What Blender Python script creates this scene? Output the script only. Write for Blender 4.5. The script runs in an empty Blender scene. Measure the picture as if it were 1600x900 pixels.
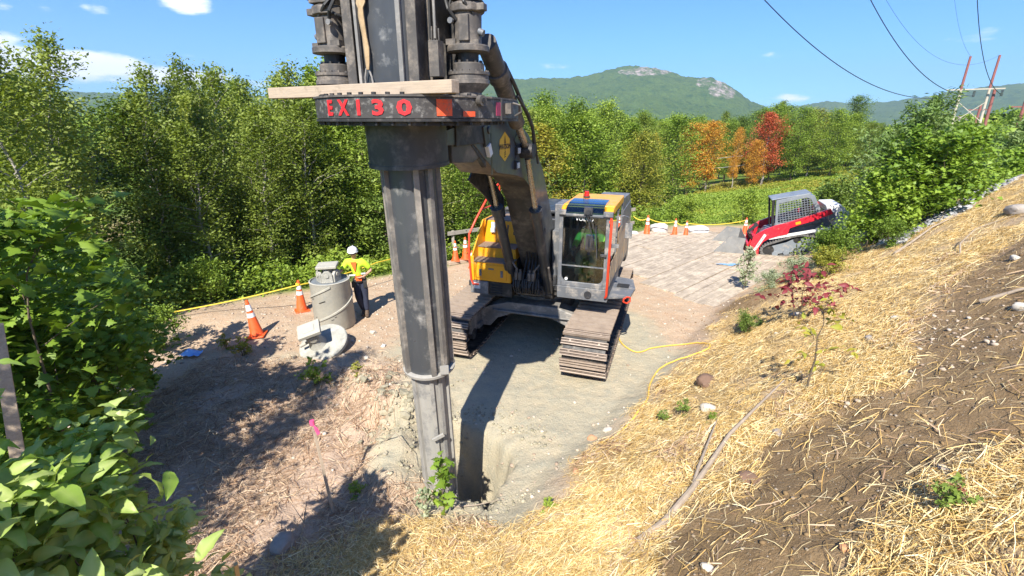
import bpy, math, random
import numpy as np
from mathutils import Vector, Matrix
sc = bpy.context.scene
COL = sc.collection
R = math.radians
# ---------------------------------------------------------------- camera
EYE = 4.7; PITCH = 19.5
cd = bpy.data.cameras.new('camera'); cam = bpy.data.objects.new('camera', cd); COL.objects.link(cam)
cam.location = (0, 0, EYE); cam.rotation_euler = (R(90-PITCH), 0, 0)
cd.sensor_width = 36; cd.lens = 740/1600*36; cd.clip_start = .05; cd.clip_end = 9000
sc.camera = cam
# ---------------------------------------------------------------- light
SUN_EL = 46.0; SUN_DIR = (.24, .97)          # horizontal direction in which shadows fall
sd = bpy.data.lights.new('sun', 'SUN'); sun = bpy.data.objects.new('sun', sd); COL.objects.link(sun)
sd.energy = 5.0; sd.angle = R(.53); sd.color = (1, .95, .86)
ld = Vector((SUN_DIR[0], SUN_DIR[1], -math.tan(R(SUN_EL))*math.hypot(*SUN_DIR))).normalized()
sun.rotation_euler = ld.to_track_quat('-Z', 'Y').to_euler()
world = bpy.data.worlds.new('World'); sc.world = world; world.use_nodes = True
wn = world.node_tree; wn.nodes.clear()
def N(t, kind, **kw):
    n = t.nodes.new(kind)
    for k, v in kw.items(): setattr(n, k, v)
    return n
sky = N(wn, 'ShaderNodeTexSky', sky_type='NISHITA', sun_disc=False)
sky.sun_elevation = R(SUN_EL)
sky.sun_rotation = math.atan2(-SUN_DIR[0], -SUN_DIR[1])
sky.air_density = 1.0; sky.dust_density = .25; sky.ozone_density = 2.2; sky.altitude = 300
geo = N(wn, 'ShaderNodeTexCoord')
def wmath(op, a, b=None, c=None):
    n = N(wn, 'ShaderNodeMath', operation=op)
    for i, v in enumerate((a, b, c)):
        if v is None: continue
        if isinstance(v, (int, float)): n.inputs[i].default_value = v
        else: wn.links.new(v, n.inputs[i])
    return n.outputs[0]
sep = N(wn, 'ShaderNodeSeparateXYZ'); wn.links.new(geo.outputs['Generated'], sep.inputs[0])
az = wmath('ARCTAN2', sep.outputs[0], sep.outputs[1]); el = wmath('ARCSINE', sep.outputs[2])
comb = N(wn, 'ShaderNodeCombineXYZ'); wn.links.new(az, comb.inputs[0]); wn.links.new(el, comb.inputs[1])
mp = N(wn, 'ShaderNodeMapping'); mp.inputs['Scale'].default_value = (1, 2.6, 1); wn.links.new(comb.outputs[0], mp.inputs[0])
cn = N(wn, 'ShaderNodeTexNoise'); cn.inputs['Scale'].default_value = 16; cn.inputs['Detail'].default_value = 9; cn.inputs['Roughness'].default_value = .58
wn.links.new(mp.outputs[0], cn.inputs[0])
# clouds: (azimuth, elevation, half width, half height, strength), degrees
CLOUDS = [(-41, 4.3, 7.5, 1.7, 1.5), (-33, 3.7, 6.5, 1.1, 1.3), (-44.5, 5.2, 3, 1.6, .8), (-31.1, 9.9, 2.9, 1.0, 1.1), (-37.6, 8.8, 1.7, .7, .75),
          (-41.3, 8.4, 1.3, .5, .5), (-43, 8.3, .9, .5, .5), (-27, 3.4, 4, .9, .6), (28.1, 2.0, 2.6, .6, .8), (27.4, 6.0, 2.2, .5, .5), (23.9, 5.0, 2.6, .4, .34), (4, 5.5, 3, .5, .45), (-33.9, 5.6, 3, .3, .35), (42, 6.5, 5, .6, .3), (-12, 4.5, 5, .7, .5)]
tot = None
for a, e, w, h, s in CLOUDS:
    dx = wmath('MULTIPLY', wmath('SUBTRACT', az, R(a)), 1/R(w)); dy = wmath('MULTIPLY', wmath('SUBTRACT', el, R(e)), 1/R(h))
    d2 = wmath('ADD', wmath('MULTIPLY', dx, dx), wmath('MULTIPLY', dy, dy))
    v = wmath('MULTIPLY', wmath('MAXIMUM', wmath('SUBTRACT', 1.0, d2), 0.0), s)
    tot = v if tot is None else wmath('MAXIMUM', tot, v)
m1 = wmath('ADD', wmath('MULTIPLY', wmath('SUBTRACT', cn.outputs[0], .5), 2.4), tot)
mr = N(wn, 'ShaderNodeMapRange', interpolation_type='SMOOTHSTEP'); mr.inputs['From Min'].default_value = .28; mr.inputs['From Max'].default_value = 1.05
wn.links.new(m1, mr.inputs['Value'])
fac = wmath('MULTIPLY', mr.outputs[0], wmath('MINIMUM', wmath('MULTIPLY', tot, 5.0), 1.0))
mix = N(wn, 'ShaderNodeMix', data_type='RGBA'); wn.links.new(fac, mix.inputs['Factor'])
tint = N(wn, 'ShaderNodeMix', data_type='RGBA', blend_type='MULTIPLY'); tint.inputs['Factor'].default_value = 1
tint.inputs['B'].default_value = (.30, .59, 1.0, 1); wn.links.new(sky.outputs[0], tint.inputs['A'])
wn.links.new(tint.outputs['Result'], mix.inputs['A']); mix.inputs['B'].default_value = (7.4, 7.5, 7.6, 1)
bg = N(wn, 'ShaderNodeBackground'); bg.inputs['Strength'].default_value = .102
wn.links.new(mix.outputs['Result'], bg.inputs[0])
wo = N(wn, 'ShaderNodeOutputWorld'); wn.links.new(bg.outputs[0], wo.inputs[0])
sc.view_settings.view_transform = 'Standard'; sc.view_settings.look = 'None'; sc.view_settings.gamma = 1
sc.view_settings.exposure = 1.1
sc.render.engine = 'CYCLES'
sc.cycles.max_bounces = 6; sc.cycles.transparent_max_bounces = 8; sc.cycles.diffuse_bounces = 3; sc.cycles.glossy_bounces = 3
sc.cycles.transmission_bounces = 5; sc.cycles.volume_bounces = 0; sc.cycles.use_denoising = True
# ---------------------------------------------------------------- terrain height
def vnoise(x, y, seed=0):
    xi = np.floor(x).astype(np.int64); yi = np.floor(y).astype(np.int64)
    xf = x-xi; yf = y-yi
    u = xf*xf*(3-2*xf); v = yf*yf*(3-2*yf)
    def h(a, b):
        n = (a*374761393 + b*668265263 + seed*974634777) & 0xffffffff
        n = ((n ^ (n >> 13))*1274126177) & 0xffffffff
        return ((n ^ (n >> 16)) & 0xffff)/65535.0
    return (h(xi, yi)*(1-u)+h(xi+1, yi)*u)*(1-v)+(h(xi, yi+1)*(1-u)+h(xi+1, yi+1)*u)*v
def fbm(x, y, sc, oc=4, seed=0):
    s = 0; a = .5; t = 0
    for i in range(oc):
        s = s+a*(vnoise(x*sc, y*sc, seed+i*17)-.5); t += a; a *= .5; sc *= 2.03
    return s/t*2
def sstep(a, b, x):
    t = np.clip((x-a)/(b-a), 0, 1); return t*t*(3-2*t)
def inpoly(x, y, poly):
    r = np.zeros(np.shape(x), bool); n = len(poly)
    for i in range(n):
        x1, y1 = poly[i]; x2, y2 = poly[(i+1) % n]
        if y1 == y2: continue
        r ^= ((y1 > y) != (y2 > y)) & (x < (x2-x1)*(y-y1)/(y2-y1)+x1)
    return r
def bank_d(x, y): return .78*x-.62*(y-4.7)
def along(x, y): return .62*x+.78*(y-4.7)
def height(x, y, detail=True):
    x = np.asarray(x, float); y = np.asarray(y, float)
    d = bank_d(x, y)+.35*fbm(x, y, .35, 3, 5); t = along(x, y)
    dd = np.clip(d, 0, None)
    bank = np.where(dd < 6.2, .63*dd*dd/(dd+.3), 0); bank = np.where(dd >= 6.2, .63*6.2*6.2/6.5+.12*(dd-6.2), bank)
    low = np.clip(.2*dd, 0, 2.2)
    bank = bank*(1-sstep(14.5, 19, t))+low*sstep(14.5, 19, t)
    # pad: nearly flat
    z = bank
    # left foreground rises a touch towards the camera
    z = z+sstep(5.2, 2.5, y)*.25*sstep(1.5, -1.5, d)
    # mound beside the hole
    z = z+.44*np.exp(-(((x+1.75)/.55)**2+((y-6.75)/.65)**2))+.22*np.exp(-(((x+2.7)/.8)**2+((y-7.6)/.6)**2))
    z = z+.16*np.exp(-(((x+1.6)/.35)**2+((y-5.5)/.6)**2))
    z = z+.42*np.exp(-(((x+1.9)/.7)**2+((y-6.7)/.9)**2))*fbm(x, y, 3.1, 4, 61)+.30*np.exp(-(((x+2.9)/.9)**2+((y-7.7)/.7)**2))*fbm(x, y, 3.7, 4, 62)
    # low windrow at the left pad edge near the cones
    z = z+.15*np.exp(-(((x+7.2)/1.2)**2+((y-10.8)/.8)**2))
    z = z+.30*np.exp(-(((x-5.9)/.75)**2+((y-10.6)/.9)**2))
    rr_ = sstep(9.0, 9.8, x)*sstep(14.3, 14.8, x)*-1+sstep(9.0, 9.8, x)
    rr_ = rr_*sstep(15.2, 15.9, y)*(1-sstep(18.6, 19.4, y))
    z = z*(1-rr_)+np.minimum(z, np.clip((x-9.6)*.2, 0, 1.2))*rr_
    # outside the pad
    xe = np.minimum(x, 8)
    e = (y-(11.3+.65*(xe+8.2)))/1.19
    e = np.where(x > 8, (y-21.8)/1.19-.0*(x-8), e)
    e2 = (-8.6-x)*.8-(y-9)*.25
    e = np.maximum(e, e2)
    zo = np.clip(.18*bank_d(x, y), -3.5, 4.0)-.35*sstep(.5, 4, e)*(x < 40)
    zo = zo+.5*fbm(x, y, .05, 3, 3)
    w = sstep(.3, 7, e)
    z = z*(1-w)+zo*w
    far = sstep(60, 260, np.hypot(x, y))
    z = z-far*14*sstep(-30, 60, y)
    if detail:
        near = 1-sstep(18, 40, np.hypot(x, y))
        rough = .012+.045*sstep(-.2, .6, d)*(1-sstep(16, 20, t))+.05*sstep(-1.2, -2.2, x)*sstep(8.3, 7, y)
        z = z+near*rough*(fbm(x, y, 1.3, 5, 9)*1.3+fbm(x, y, 7, 3, 21)*.35)
        z = z-.03*near*sstep(.0, .9, 1-np.abs(fbm(x, y, .6, 2, 33))*4)*sstep(.5, 1.2, d)
        z = z+.02*near*sstep(.3, .8, d)*(fbm(x, y, 5.5, 3, 121))+.012*near*fbm(x, y, 3.3, 3, 130)
    # the drilled hole
    hx = x+.68; hy = y-5.84
    ca, sa = math.cos(-.35), math.sin(-.35)
    u = (hx*ca-hy*sa)/.54; v = (hx*sa+hy*ca)/.92
    r = np.sqrt(u*u+v*v)+.34*fbm(x, y, 1.7, 4, 44)+.05*fbm(x, y, 9, 2, 45)
    dish = sstep(2.3, .9, r)*.12
    z = z-dish-(sstep(1.12, .80, r)*.55+sstep(.98, .45, r)*.75)*(1+.45*fbm(x, y, 3.2, 4, 50))+.05*sstep(1.9, 1.1, r)*fbm(x, y, 2.6, 4, 52)
    return z
# ---------------------------------------------------------------- materials
MATS = {}
def new_mat(name):
    m = bpy.data.materials.new(name); m.use_nodes = True; t = m.node_tree; t.nodes.clear()
    b = N(t, 'ShaderNodeBsdfPrincipled'); o = N(t, 'ShaderNodeOutputMaterial'); t.links.new(b.outputs[0], o.inputs[0])
    MATS[name] = m
    return m, t, b, o
def noise(t, scale, detail=6, rough=.55, coord='Object', seed=0, dist=0, stretch=None):
    tc = N(t, 'ShaderNodeTexCoord'); src = tc.outputs[coord]
    if coord == 'World':
        pass
    mpn = N(t, 'ShaderNodeMapping'); mpn.inputs['Location'].default_value = (seed*3.1, seed*1.7, seed*.9)
    if stretch: mpn.inputs['Scale'].default_value = stretch
    if coord == 'Object':
        oi = N(t, 'ShaderNodeObjectInfo'); sc_ = N(t, 'ShaderNodeVectorMath', operation='SCALE'); sc_.inputs[0].default_value = (37, 21, 13); t.links.new(oi.outputs['Random'], sc_.inputs['Scale'])
        ad_ = N(t, 'ShaderNodeVectorMath', operation='ADD'); t.links.new(src, ad_.inputs[0]); t.links.new(sc_.outputs[0], ad_.inputs[1]); src = ad_.outputs[0]
    t.links.new(src, mpn.inputs[0])
    n = N(t, 'ShaderNodeTexNoise'); n.inputs['Scale'].default_value = scale; n.inputs['Detail'].default_value = detail
    n.inputs['Roughness'].default_value = rough; n.inputs['Distortion'].default_value = dist
    t.links.new(mpn.outputs[0], n.inputs[0]); return n.outputs[0]
def ramp(t, src, lo, hi):
    r = N(t, 'ShaderNodeMapRange'); r.inputs['From Min'].default_value = lo; r.inputs['From Max'].default_value = hi
    t.links.new(src, r.inputs['Value']); return r.outputs[0]
def mixc(t, fac, a, b):
    m = N(t, 'ShaderNodeMix', data_type='RGBA')
    for k, v in (('Factor', fac), ('A', a), ('B', b)):
        if hasattr(v, 'links') or hasattr(v, 'is_linked'): t.links.new(v, m.inputs[k])
        elif k == 'Factor': m.inputs[k].default_value = v
        else: m.inputs[k].default_value = (*v, 1)
    return m.outputs['Result']
def bump(t, b, src, strength, dist=.02):
    n = N(t, 'ShaderNodeBump'); n.inputs['Strength'].default_value = strength; n.inputs['Distance'].default_value = dist
    t.links.new(src, n.inputs['Height']); t.links.new(n.outputs[0], b.inputs['Normal'])
def mat(name, c1, c2=None, rough=.6, metal=0, ns=3, bmp=.15, bs=40, dirt=None, stretch=None, coat=0, spec=.5, bd=.004):
    if name in MATS: return MATS[name]
    m, t, b, o = new_mat(name)
    c2 = c2 or tuple(v*.75 for v in c1)
    col = mixc(t, ramp(t, noise(t, ns, 7, .6, stretch=stretch), .32, .68), c1, c2)
    rsrc = ramp(t, noise(t, ns*2.3, 5, .6, seed=3), .3, .7)
    rn = N(t, 'ShaderNodeMath', operation='MULTIPLY_ADD'); t.links.new(rsrc, rn.inputs[0]); rn.inputs[1].default_value = .25; rn.inputs[2].default_value = max(.03, rough-.1)
    t.links.new(rn.outputs[0], b.inputs['Roughness'])
    if dirt:
        dc, amt, ds = dirt
        f = ramp(t, noise(t, ds, 9, .68, seed=7), .72-amt*.45, .82-amt*.3)
        f2 = ramp(t, noise(t, ds*6, 6, .6, seed=9), .25, .6)
        mm = N(t, 'ShaderNodeMath', operation='MULTIPLY'); t.links.new(f, mm.inputs[0]); t.links.new(f2, mm.inputs[1]); mm.use_clamp = True
        col = mixc(t, mm.outputs[0], col, dc)
        if metal:
            inv = N(t, 'ShaderNodeMath', operation='MULTIPLY_ADD'); t.links.new(mm.outputs[0], inv.inputs[0]); inv.inputs[1].default_value = -metal; inv.inputs[2].default_value = metal
            t.links.new(inv.outputs[0], b.inputs['Metallic'])
    elif metal: b.inputs['Metallic'].default_value = metal
    t.links.new(col, b.inputs['Base Color'])
    b.inputs['Specular IOR Level'].default_value = spec
    if coat: b.inputs['Coat Weight'].default_value = coat; b.inputs['Coat Roughness'].default_value = .15
    if bmp: bump(t, b, noise(t, bs, 5, .6, seed=5, stretch=stretch), bmp, bd)
    return m
def leaf_mat(name, cols, trans=.35, rough=.55, objvar=.25, gloss=.3):
    m, t, b, o = new_mat(name)
    at = N(t, 'ShaderNodeAttribute', attribute_name='rnd')
    oi = N(t, 'ShaderNodeObjectInfo')
    s = N(t, 'ShaderNodeSeparateColor'); t.links.new(at.outputs['Color'], s.inputs[0])
    mm = N(t, 'ShaderNodeMath', operation='MULTIPLY_ADD'); t.links.new(oi.outputs['Random'], mm.inputs[0]); mm.inputs[1].default_value = objvar*2; mm.inputs[2].default_value = -objvar
    m2 = N(t, 'ShaderNodeMath', operation='ADD'); m2.use_clamp = True; t.links.new(s.outputs[0], m2.inputs[0]); t.links.new(mm.outputs[0], m2.inputs[1])
    cr = N(t, 'ShaderNodeValToRGB'); el = cr.color_ramp.elements
    for i, c in enumerate(cols):
        p = i/max(1, len(cols)-1)
        e = el[i] if i < 2 else el.new(p)
        e.position = p; e.color = (*c, 1)
    t.links.new(m2.outputs[0], cr.inputs[0])
    t.links.new(cr.outputs[0], b.inputs['Base Color']); b.inputs['Roughness'].default_value = rough; b.inputs['Specular IOR Level'].default_value = gloss
    tr = N(t, 'ShaderNodeBsdfTranslucent')
    g = N(t, 'ShaderNodeMix', data_type='RGBA', blend_type='MULTIPLY'); g.inputs['Factor'].default_value = 1; g.inputs['B'].default_value = (1.25, 1.3, .55, 1)
    t.links.new(cr.outputs[0], g.inputs['A']); t.links.new(g.outputs['Result'], tr.inputs[0])
    ms = N(t, 'ShaderNodeMixShader'); ms.inputs[0].default_value = trans
    t.links.new(b.outputs[0], ms.inputs[1]); t.links.new(tr.outputs[0], ms.inputs[2]); t.links.new(ms.outputs[0], o.inputs[0])
    return m
# ---------------------------------------------------------------- mesh building
class MB:
    def __init__(s): s.v = []; s.f = []; s.mi = []; s.cur = 0
    def add(s, vs, fs):
        o = len(s.v); s.v += [tuple(v) for v in vs]; s.f += [tuple(i+o for i in f) for f in fs]; s.mi += [s.cur]*len(fs)
        return s
    def box(s, c, size, rot=None, taper=None):
        hx, hy, hz = size[0]/2, size[1]/2, size[2]/2
        vs = [Vector((x*hx, y*hy, z*hz)) for z in (-1, 1) for y in (-1, 1) for x in (-1, 1)]
        if taper:
            for v in vs[4:]: v.x *= taper[0]; v.y *= taper[1]
        if rot is not None:
            if not isinstance(rot, Matrix): rot = Matrix.Rotation(rot[2], 3, 'Z') @ Matrix.Rotation(rot[1], 3, 'Y') @ Matrix.Rotation(rot[0], 3, 'X')
            vs = [rot @ v for v in vs]
        vs = [v+Vector(c) for v in vs]
        return s.add(vs, [(0, 2, 3, 1), (4, 5, 7, 6), (0, 1, 5, 4), (2, 6, 7, 3), (0, 4, 6, 2), (1, 3, 7, 5)])
    def b2(s, x0, x1, y0, y1, z0, z1): return s.box(((x0+x1)/2, (y0+y1)/2, (z0+z1)/2), (x1-x0, y1-y0, z1-z0))
    def tube(s, pts, r, n=8, cap=True):
        pts = [Vector(p) for p in pts]; m = len(pts); rr = r if isinstance(r, (list, tuple)) else [r]*m
        rings = []; up = None
        for i, p in enumerate(pts):
            d = (pts[min(i+1, m-1)]-pts[max(i-1, 0)])
            if d.length < 1e-7: d = Vector((0, 0, 1))
            d.normalize()
            if up is None: up = Vector((0, 0, 1)) if abs(d.z) < .9 else Vector((1, 0, 0))
            a = d.cross(up)
            if a.length < 1e-4: up = Vector((0, 1, 0)); a = d.cross(up)
            a.normalize(); b = a.cross(d); up = b
            rings.append([p+(a*math.cos(2*math.pi*k/n)+b*math.sin(2*math.pi*k/n))*rr[i] for k in range(n)])
        vs = [v for rg in rings for v in rg]; fs = []
        for i in range(m-1):
            for k in range(n): fs.append((i*n+k, i*n+(k+1) % n, (i+1)*n+(k+1) % n, (i+1)*n+k))
        if cap: fs.append(tuple(range(n-1, -1, -1))); fs.append(tuple((m-1)*n+k for k in range(n)))
        return s.add(vs, fs)
    def cyl(s, a, b, r, r2=None, n=20): return s.tube([a, b], [r, r if r2 is None else r2], n)
    def lathe(s, base, prof, n=24, axis=(0, 0, 1)):
        ax = Vector(axis).normalized(); t = Vector((1, 0, 0)) if abs(ax.x) < .9 else Vector((0, 1, 0))
        a = ax.cross(t).normalized(); b = ax.cross(a); base = Vector(base)
        vs = [base+ax*h+(a*math.cos(2*math.pi*k/n)+b*math.sin(2*math.pi*k/n))*r for r, h in prof for k in range(n)]
        m = len(prof); fs = [(i*n+k, i*n+(k+1) % n, (i+1)*n+(k+1) % n, (i+1)*n+k) for i in range(m-1) for k in range(n)]
        fs.append(tuple(range(n-1, -1, -1))); fs.append(tuple((m-1)*n+k for k in range(n)))
        return s.add(vs, fs)
    def prism(s, pts, w0, w1, plane='yz'):
        # pts in the plane, extruded from w0 to w1 along the third axis
        def p3(p, w): return (w, p[0], p[1]) if plane == 'yz' else ((p[0], w, p[1]) if plane == 'xz' else (p[0], p[1], w))
        n = len(pts); vs = [p3(p, w0) for p in pts]+[p3(p, w1) for p in pts]
        return s.add(vs, [tuple(range(n-1, -1, -1)), tuple(range(n, 2*n))]+[(k, (k+1) % n, n+(k+1) % n, n+k) for k in range(n)])
    def build(s, name, mats, parent=None, bevel=0, smooth=False, seg=2, angle=35):
        me = bpy.data.meshes.new(name); me.from_pydata(s.v, [], s.f)
        mats = mats if isinstance(mats, (list, tuple)) else [mats]
        for m in mats: me.materials.append(m)
        if len(mats) > 1: me.polygons.foreach_set('material_index', s.mi)
        me.update()
        bmx = __import__('bmesh'); bb = bmx.new(); bb.from_mesh(me); bmx.ops.recalc_face_normals(bb, faces=bb.faces); bb.to_mesh(me); bb.free()
        if smooth or bevel:
            me.polygons.foreach_set('use_smooth', [True]*len(me.polygons)); me.set_sharp_from_angle(angle=R(angle))
        o = bpy.data.objects.new(name, me); COL.objects.link(o)
        if parent: o.parent = parent
        if bevel:
            bv = o.modifiers.new('bevel', 'BEVEL'); bv.width = bevel; bv.segments = seg; bv.limit_method = 'ANGLE'; bv.angle_limit = R(angle); bv.harden_normals = True
        return o
def np_obj(name, V, Fq, material, rnd=None, parent=None, smooth=False, k=None):
    """V (n,3) float, Fq (m,k) int faces of k vertices, rnd (n,) per vertex"""
    V = np.asarray(V, np.float32); Fq = np.asarray(Fq, np.int32); k = Fq.shape[1]
    me = bpy.data.meshes.new(name); me.vertices.add(len(V)); me.vertices.foreach_set('co', V.ravel())
    me.loops.add(Fq.size); me.loops.foreach_set('vertex_index', Fq.ravel())
    me.polygons.add(len(Fq)); me.polygons.foreach_set('loop_start', np.arange(0, Fq.size, k, dtype=np.int32))
    try: me.polygons.foreach_set('loop_total', np.full(len(Fq), k, np.int32))
    except Exception: pass
    me.materials.append(material); me.update(calc_edges=True)
    if rnd is not None: set_attr(me, 'rnd', rnd)
    if smooth: me.polygons.foreach_set('use_smooth', np.ones(len(Fq), bool))
    o = bpy.data.objects.new(name, me); COL.objects.link(o)
    if parent: o.parent = parent
    return o
def set_attr(me, name, val):
    a = me.color_attributes.new(name=name, type='FLOAT_COLOR', domain='POINT')
    val = np.asarray(val, np.float32)
    if val.ndim == 1: val = np.stack([val]*3, 1)
    c = np.ones((len(val), 4), np.float32); c[:, :val.shape[1]] = val; a.data.foreach_set('color', c.ravel())
def thing(name, label, cat, loc=(0, 0, 0), rz=0, group=None):
    o = bpy.data.objects.new(name, None); COL.objects.link(o); o.location = loc; o.rotation_euler = (0, 0, rz); o.empty_display_size = .2
    o['label'] = label; o['category'] = cat
    if group: o['group'] = group
    return o
def tag(o, label=None, cat=None, group=None, kind=None):
    if label: o['label'] = label
    if cat: o['category'] = cat
    if group: o['group'] = group
    if kind: o['kind'] = kind
    return o
KIDS = {}
def copy_tree(o, parent=None):
    c = o.copy(); COL.objects.link(c)
    if parent: c.parent = parent
    for ch in [x for x in o.children]: copy_tree(ch, c)
    return c
def place(o, loc, rz=0, s=1, tilt=(0, 0)):
    o.location = loc; o.rotation_euler = (tilt[0], tilt[1], rz); o.scale = (s, s, s) if not isinstance(s, tuple) else s
    return o
def gz(x, y): return float(height(np.array([x]), np.array([y]))[0])
def text_mb(txt, size, mtx, material, name, parent=None, depth=.002, bold=0.0, width=1.0):
    cu = bpy.data.curves.new(name, 'FONT'); cu.body = txt; cu.size = size; cu.extrude = depth; cu.align_x = 'CENTER'; cu.align_y = 'CENTER'; cu.offset = bold; cu.resolution_u = 2
    tmp = bpy.data.objects.new('tmp', cu); COL.objects.link(tmp)
    me = bpy.data.meshes.new_from_object(tmp.evaluated_get(bpy.context.evaluated_depsgraph_get()))
    bpy.data.objects.remove(tmp); bpy.data.curves.remove(cu)
    me.name = name; me.materials.clear(); me.materials.append(material)
    me.transform(Matrix.Diagonal((width, 1, 1, 1))); me.transform(mtx)
    o = bpy.data.objects.new(name, me); COL.objects.link(o)
    if parent: o.parent = parent
    return o
def bake(o):
    dg = bpy.context.evaluated_depsgraph_get(); dg.update()
    me = bpy.data.meshes.new_from_object(o.evaluated_get(dg)); o.modifiers.clear(); o.data = me
    return o
def frame(origin, xdir, ydir):
    x = Vector(xdir).normalized(); z = x.cross(Vector(ydir)).normalized(); y = z.cross(x)
    m = Matrix((x, y, z)).transposed().to_4x4(); m.translation = Vector(origin); return m
def skin_body(name, joints, edges, material, parent=None, root=0, sub=2):
    me = bpy.data.meshes.new(name); me.from_pydata([j[:3] for j in joints], edges, [])
    o = bpy.data.objects.new(name, me); COL.objects.link(o)
    if parent: o.parent = parent
    sk = o.modifiers.new('skin', 'SKIN'); sk.use_smooth_shade = True
    for i, j in enumerate(joints):
        sv = me.skin_vertices[0].data[i]; r = j[3]; sv.radius = (r, j[4]) if len(j) > 4 else (r, r); sv.use_root = (i == root)
    ss = o.modifiers.new('sub', 'SUBSURF'); ss.levels = sub; ss.render_levels = sub
    bake(o); o.data.materials.clear(); o.data.materials.append(material)
    o.data.polygons.foreach_set('use_smooth', [True]*len(o.data.polygons))
    return o
# ---------------------------------------------------------------- ground sheet
SOIL = [(1.14, 2.96), (1.48, 3.52), (1.99, 3.6), (2.45, 4.25), (3.48, 4.7), (4.24, 4.5), (5.14, 5.56), (6.0, 6.1), (7.7, 7.6), (9.5, 8.6), (9.8, 8.0), (5.4, 3.3), (3.7, 2.95), (3.0, 2.78), (2.5, 2.45), (2.1, 2.05), (1.5, 1.3), (.6, .9), (.7, 2.2)]
CLAY = [(-1.9, 5.0), (-2.3, 6.6), (-3.9, 7.4), (-4.9, 7.9), (-4.9, 9.0), (-3.4, 9.0), (-2.6, 9.2), (-1.9, 12.4), (1.2, 13.2), (3.2, 11.2), (3.6, 9.0), (2.7, 6.9), (1.5, 5.9), (.55, 4.95), (-.32, 4.5), (-.95, 4.3), (-1.5, 4.3)]
def soft(x, y, poly, w, sc=1.2, amp=.5, seed=1):
    """soft membership of a polygon: averaged over jittered lookups"""
    r = 0
    for k in range(9):
        a = k*2.4; q = w*math.sqrt(k/8)
        xx = x+q*math.cos(a)+amp*fbm(x, y, sc, 4, seed); yy = y+q*math.sin(a)+amp*fbm(x, y, sc, 4, seed+50)
        r = r+inpoly(xx, yy, poly)
    return r/9
def masks(x, y):
    d = bank_d(x, y)+.35*fbm(x, y, .35, 3, 5); t = along(x, y)
    dj = d+.35*fbm(x, y, 1.1, 4, 70)
    # left end of the straw: a wavy line in front of the hole
    front = sstep(4.75, 4.35, y+.35*fbm(x, y, 1.5, 3, 60)+.10*np.clip(-x-.5, 0, 5)*1.2)*sstep(-3.0, -1.6, x)
    straw = np.maximum(sstep(.42, .85, dj), front)*(1-sstep(13.2, 14.2, t+.6*fbm(x, y, .8, 3, 62)-.35*np.clip(d-2, 0, 3)))
    soil = soft(x, y, SOIL, .14, 1.3, .32, 3)
    soil = np.maximum(soil, sstep(.35, .75, np.exp(-(((x-5.75)/.95)**2+((y-10.5)/1.15)**2))+.35*fbm(x, y, 1.6, 4, 93)))
    thin = sstep(3.5, 5.5, d)*.45*sstep(-.3, .4, fbm(x, y, .9, 3, 64))
    straw = straw*(1-soil*.98)*(1-thin)*(.40+.60*sstep(-.42, .02, fbm(x, y, 1.3, 4, 91)+.10*(1-soil)))
    clay = soft(x, y, CLAY, .3, .9, .5, 8)*(1-straw)
    debris = sstep(-1.7, -2.3, x+.5*fbm(x, y, 1, 3, 66))*sstep(9.3, 8.3, y+.4*fbm(x, y, 1, 3, 67)-.0*x)*sstep(.3, -.4, d)
    debris = np.maximum(debris, sstep(-.9, -1.5, x+.4*fbm(x, y, 2, 3, 68))*sstep(5.6, 5.0, y+.3*fbm(x, y, 2, 3, 69)))*(1-straw)
    xe = np.minimum(x, 8); e = (y-(11.3+.65*(xe+8.2)))/1.19; e = np.where(x > 8, (y-21.6)/1.19, e)
    e = np.maximum(e, (-8.6-x)*.8-(y-9)*.25)
    grass = sstep(.0, .8, e+.4*fbm(x, y, .8, 4, 71))
    grass = np.maximum(grass, sstep(14.3, 15.2, t+.5*fbm(x, y, .7, 3, 72)-.35*np.clip(d-2, 0, 3))*sstep(.5, 1.2, dj))
    dry = sstep(.0, .25, fbm(x, y, .045, 3, 80)-.12+.9*np.exp(-(((x-25)/8)**2+((y-54)/5)**2)))
    return straw, soil*(1-grass), clay, debris, grass, dry
def axis(fine0, fine1, step, lo, hi, g=1.09):
    a = list(np.arange(fine0, fine1+step/2, step)); s = step; p = a[-1]
    while p < hi: s = min(s*g, 60); p += s; a.append(p)
    s = step; p = a[0]; b = []
    while p > lo: s = min(s*g, 60); p -= s; b.append(p)
    return np.array(b[::-1]+a)
xs = axis(-9, 11, .05, -2500, 2500); ys = axis(1.6, 15, .05, -300, 3200)
X, Y = np.meshgrid(xs, ys); Z = height(X, Y)
nx, ny = len(xs), len(ys); idx = np.arange(nx*ny).reshape(ny, nx)
F = np.stack([idx[:-1, :-1], idx[:-1, 1:], idx[1:, 1:], idx[1:, :-1]], -1).reshape(-1, 4)
MK = masks(X.ravel(), Y.ravel())
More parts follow.
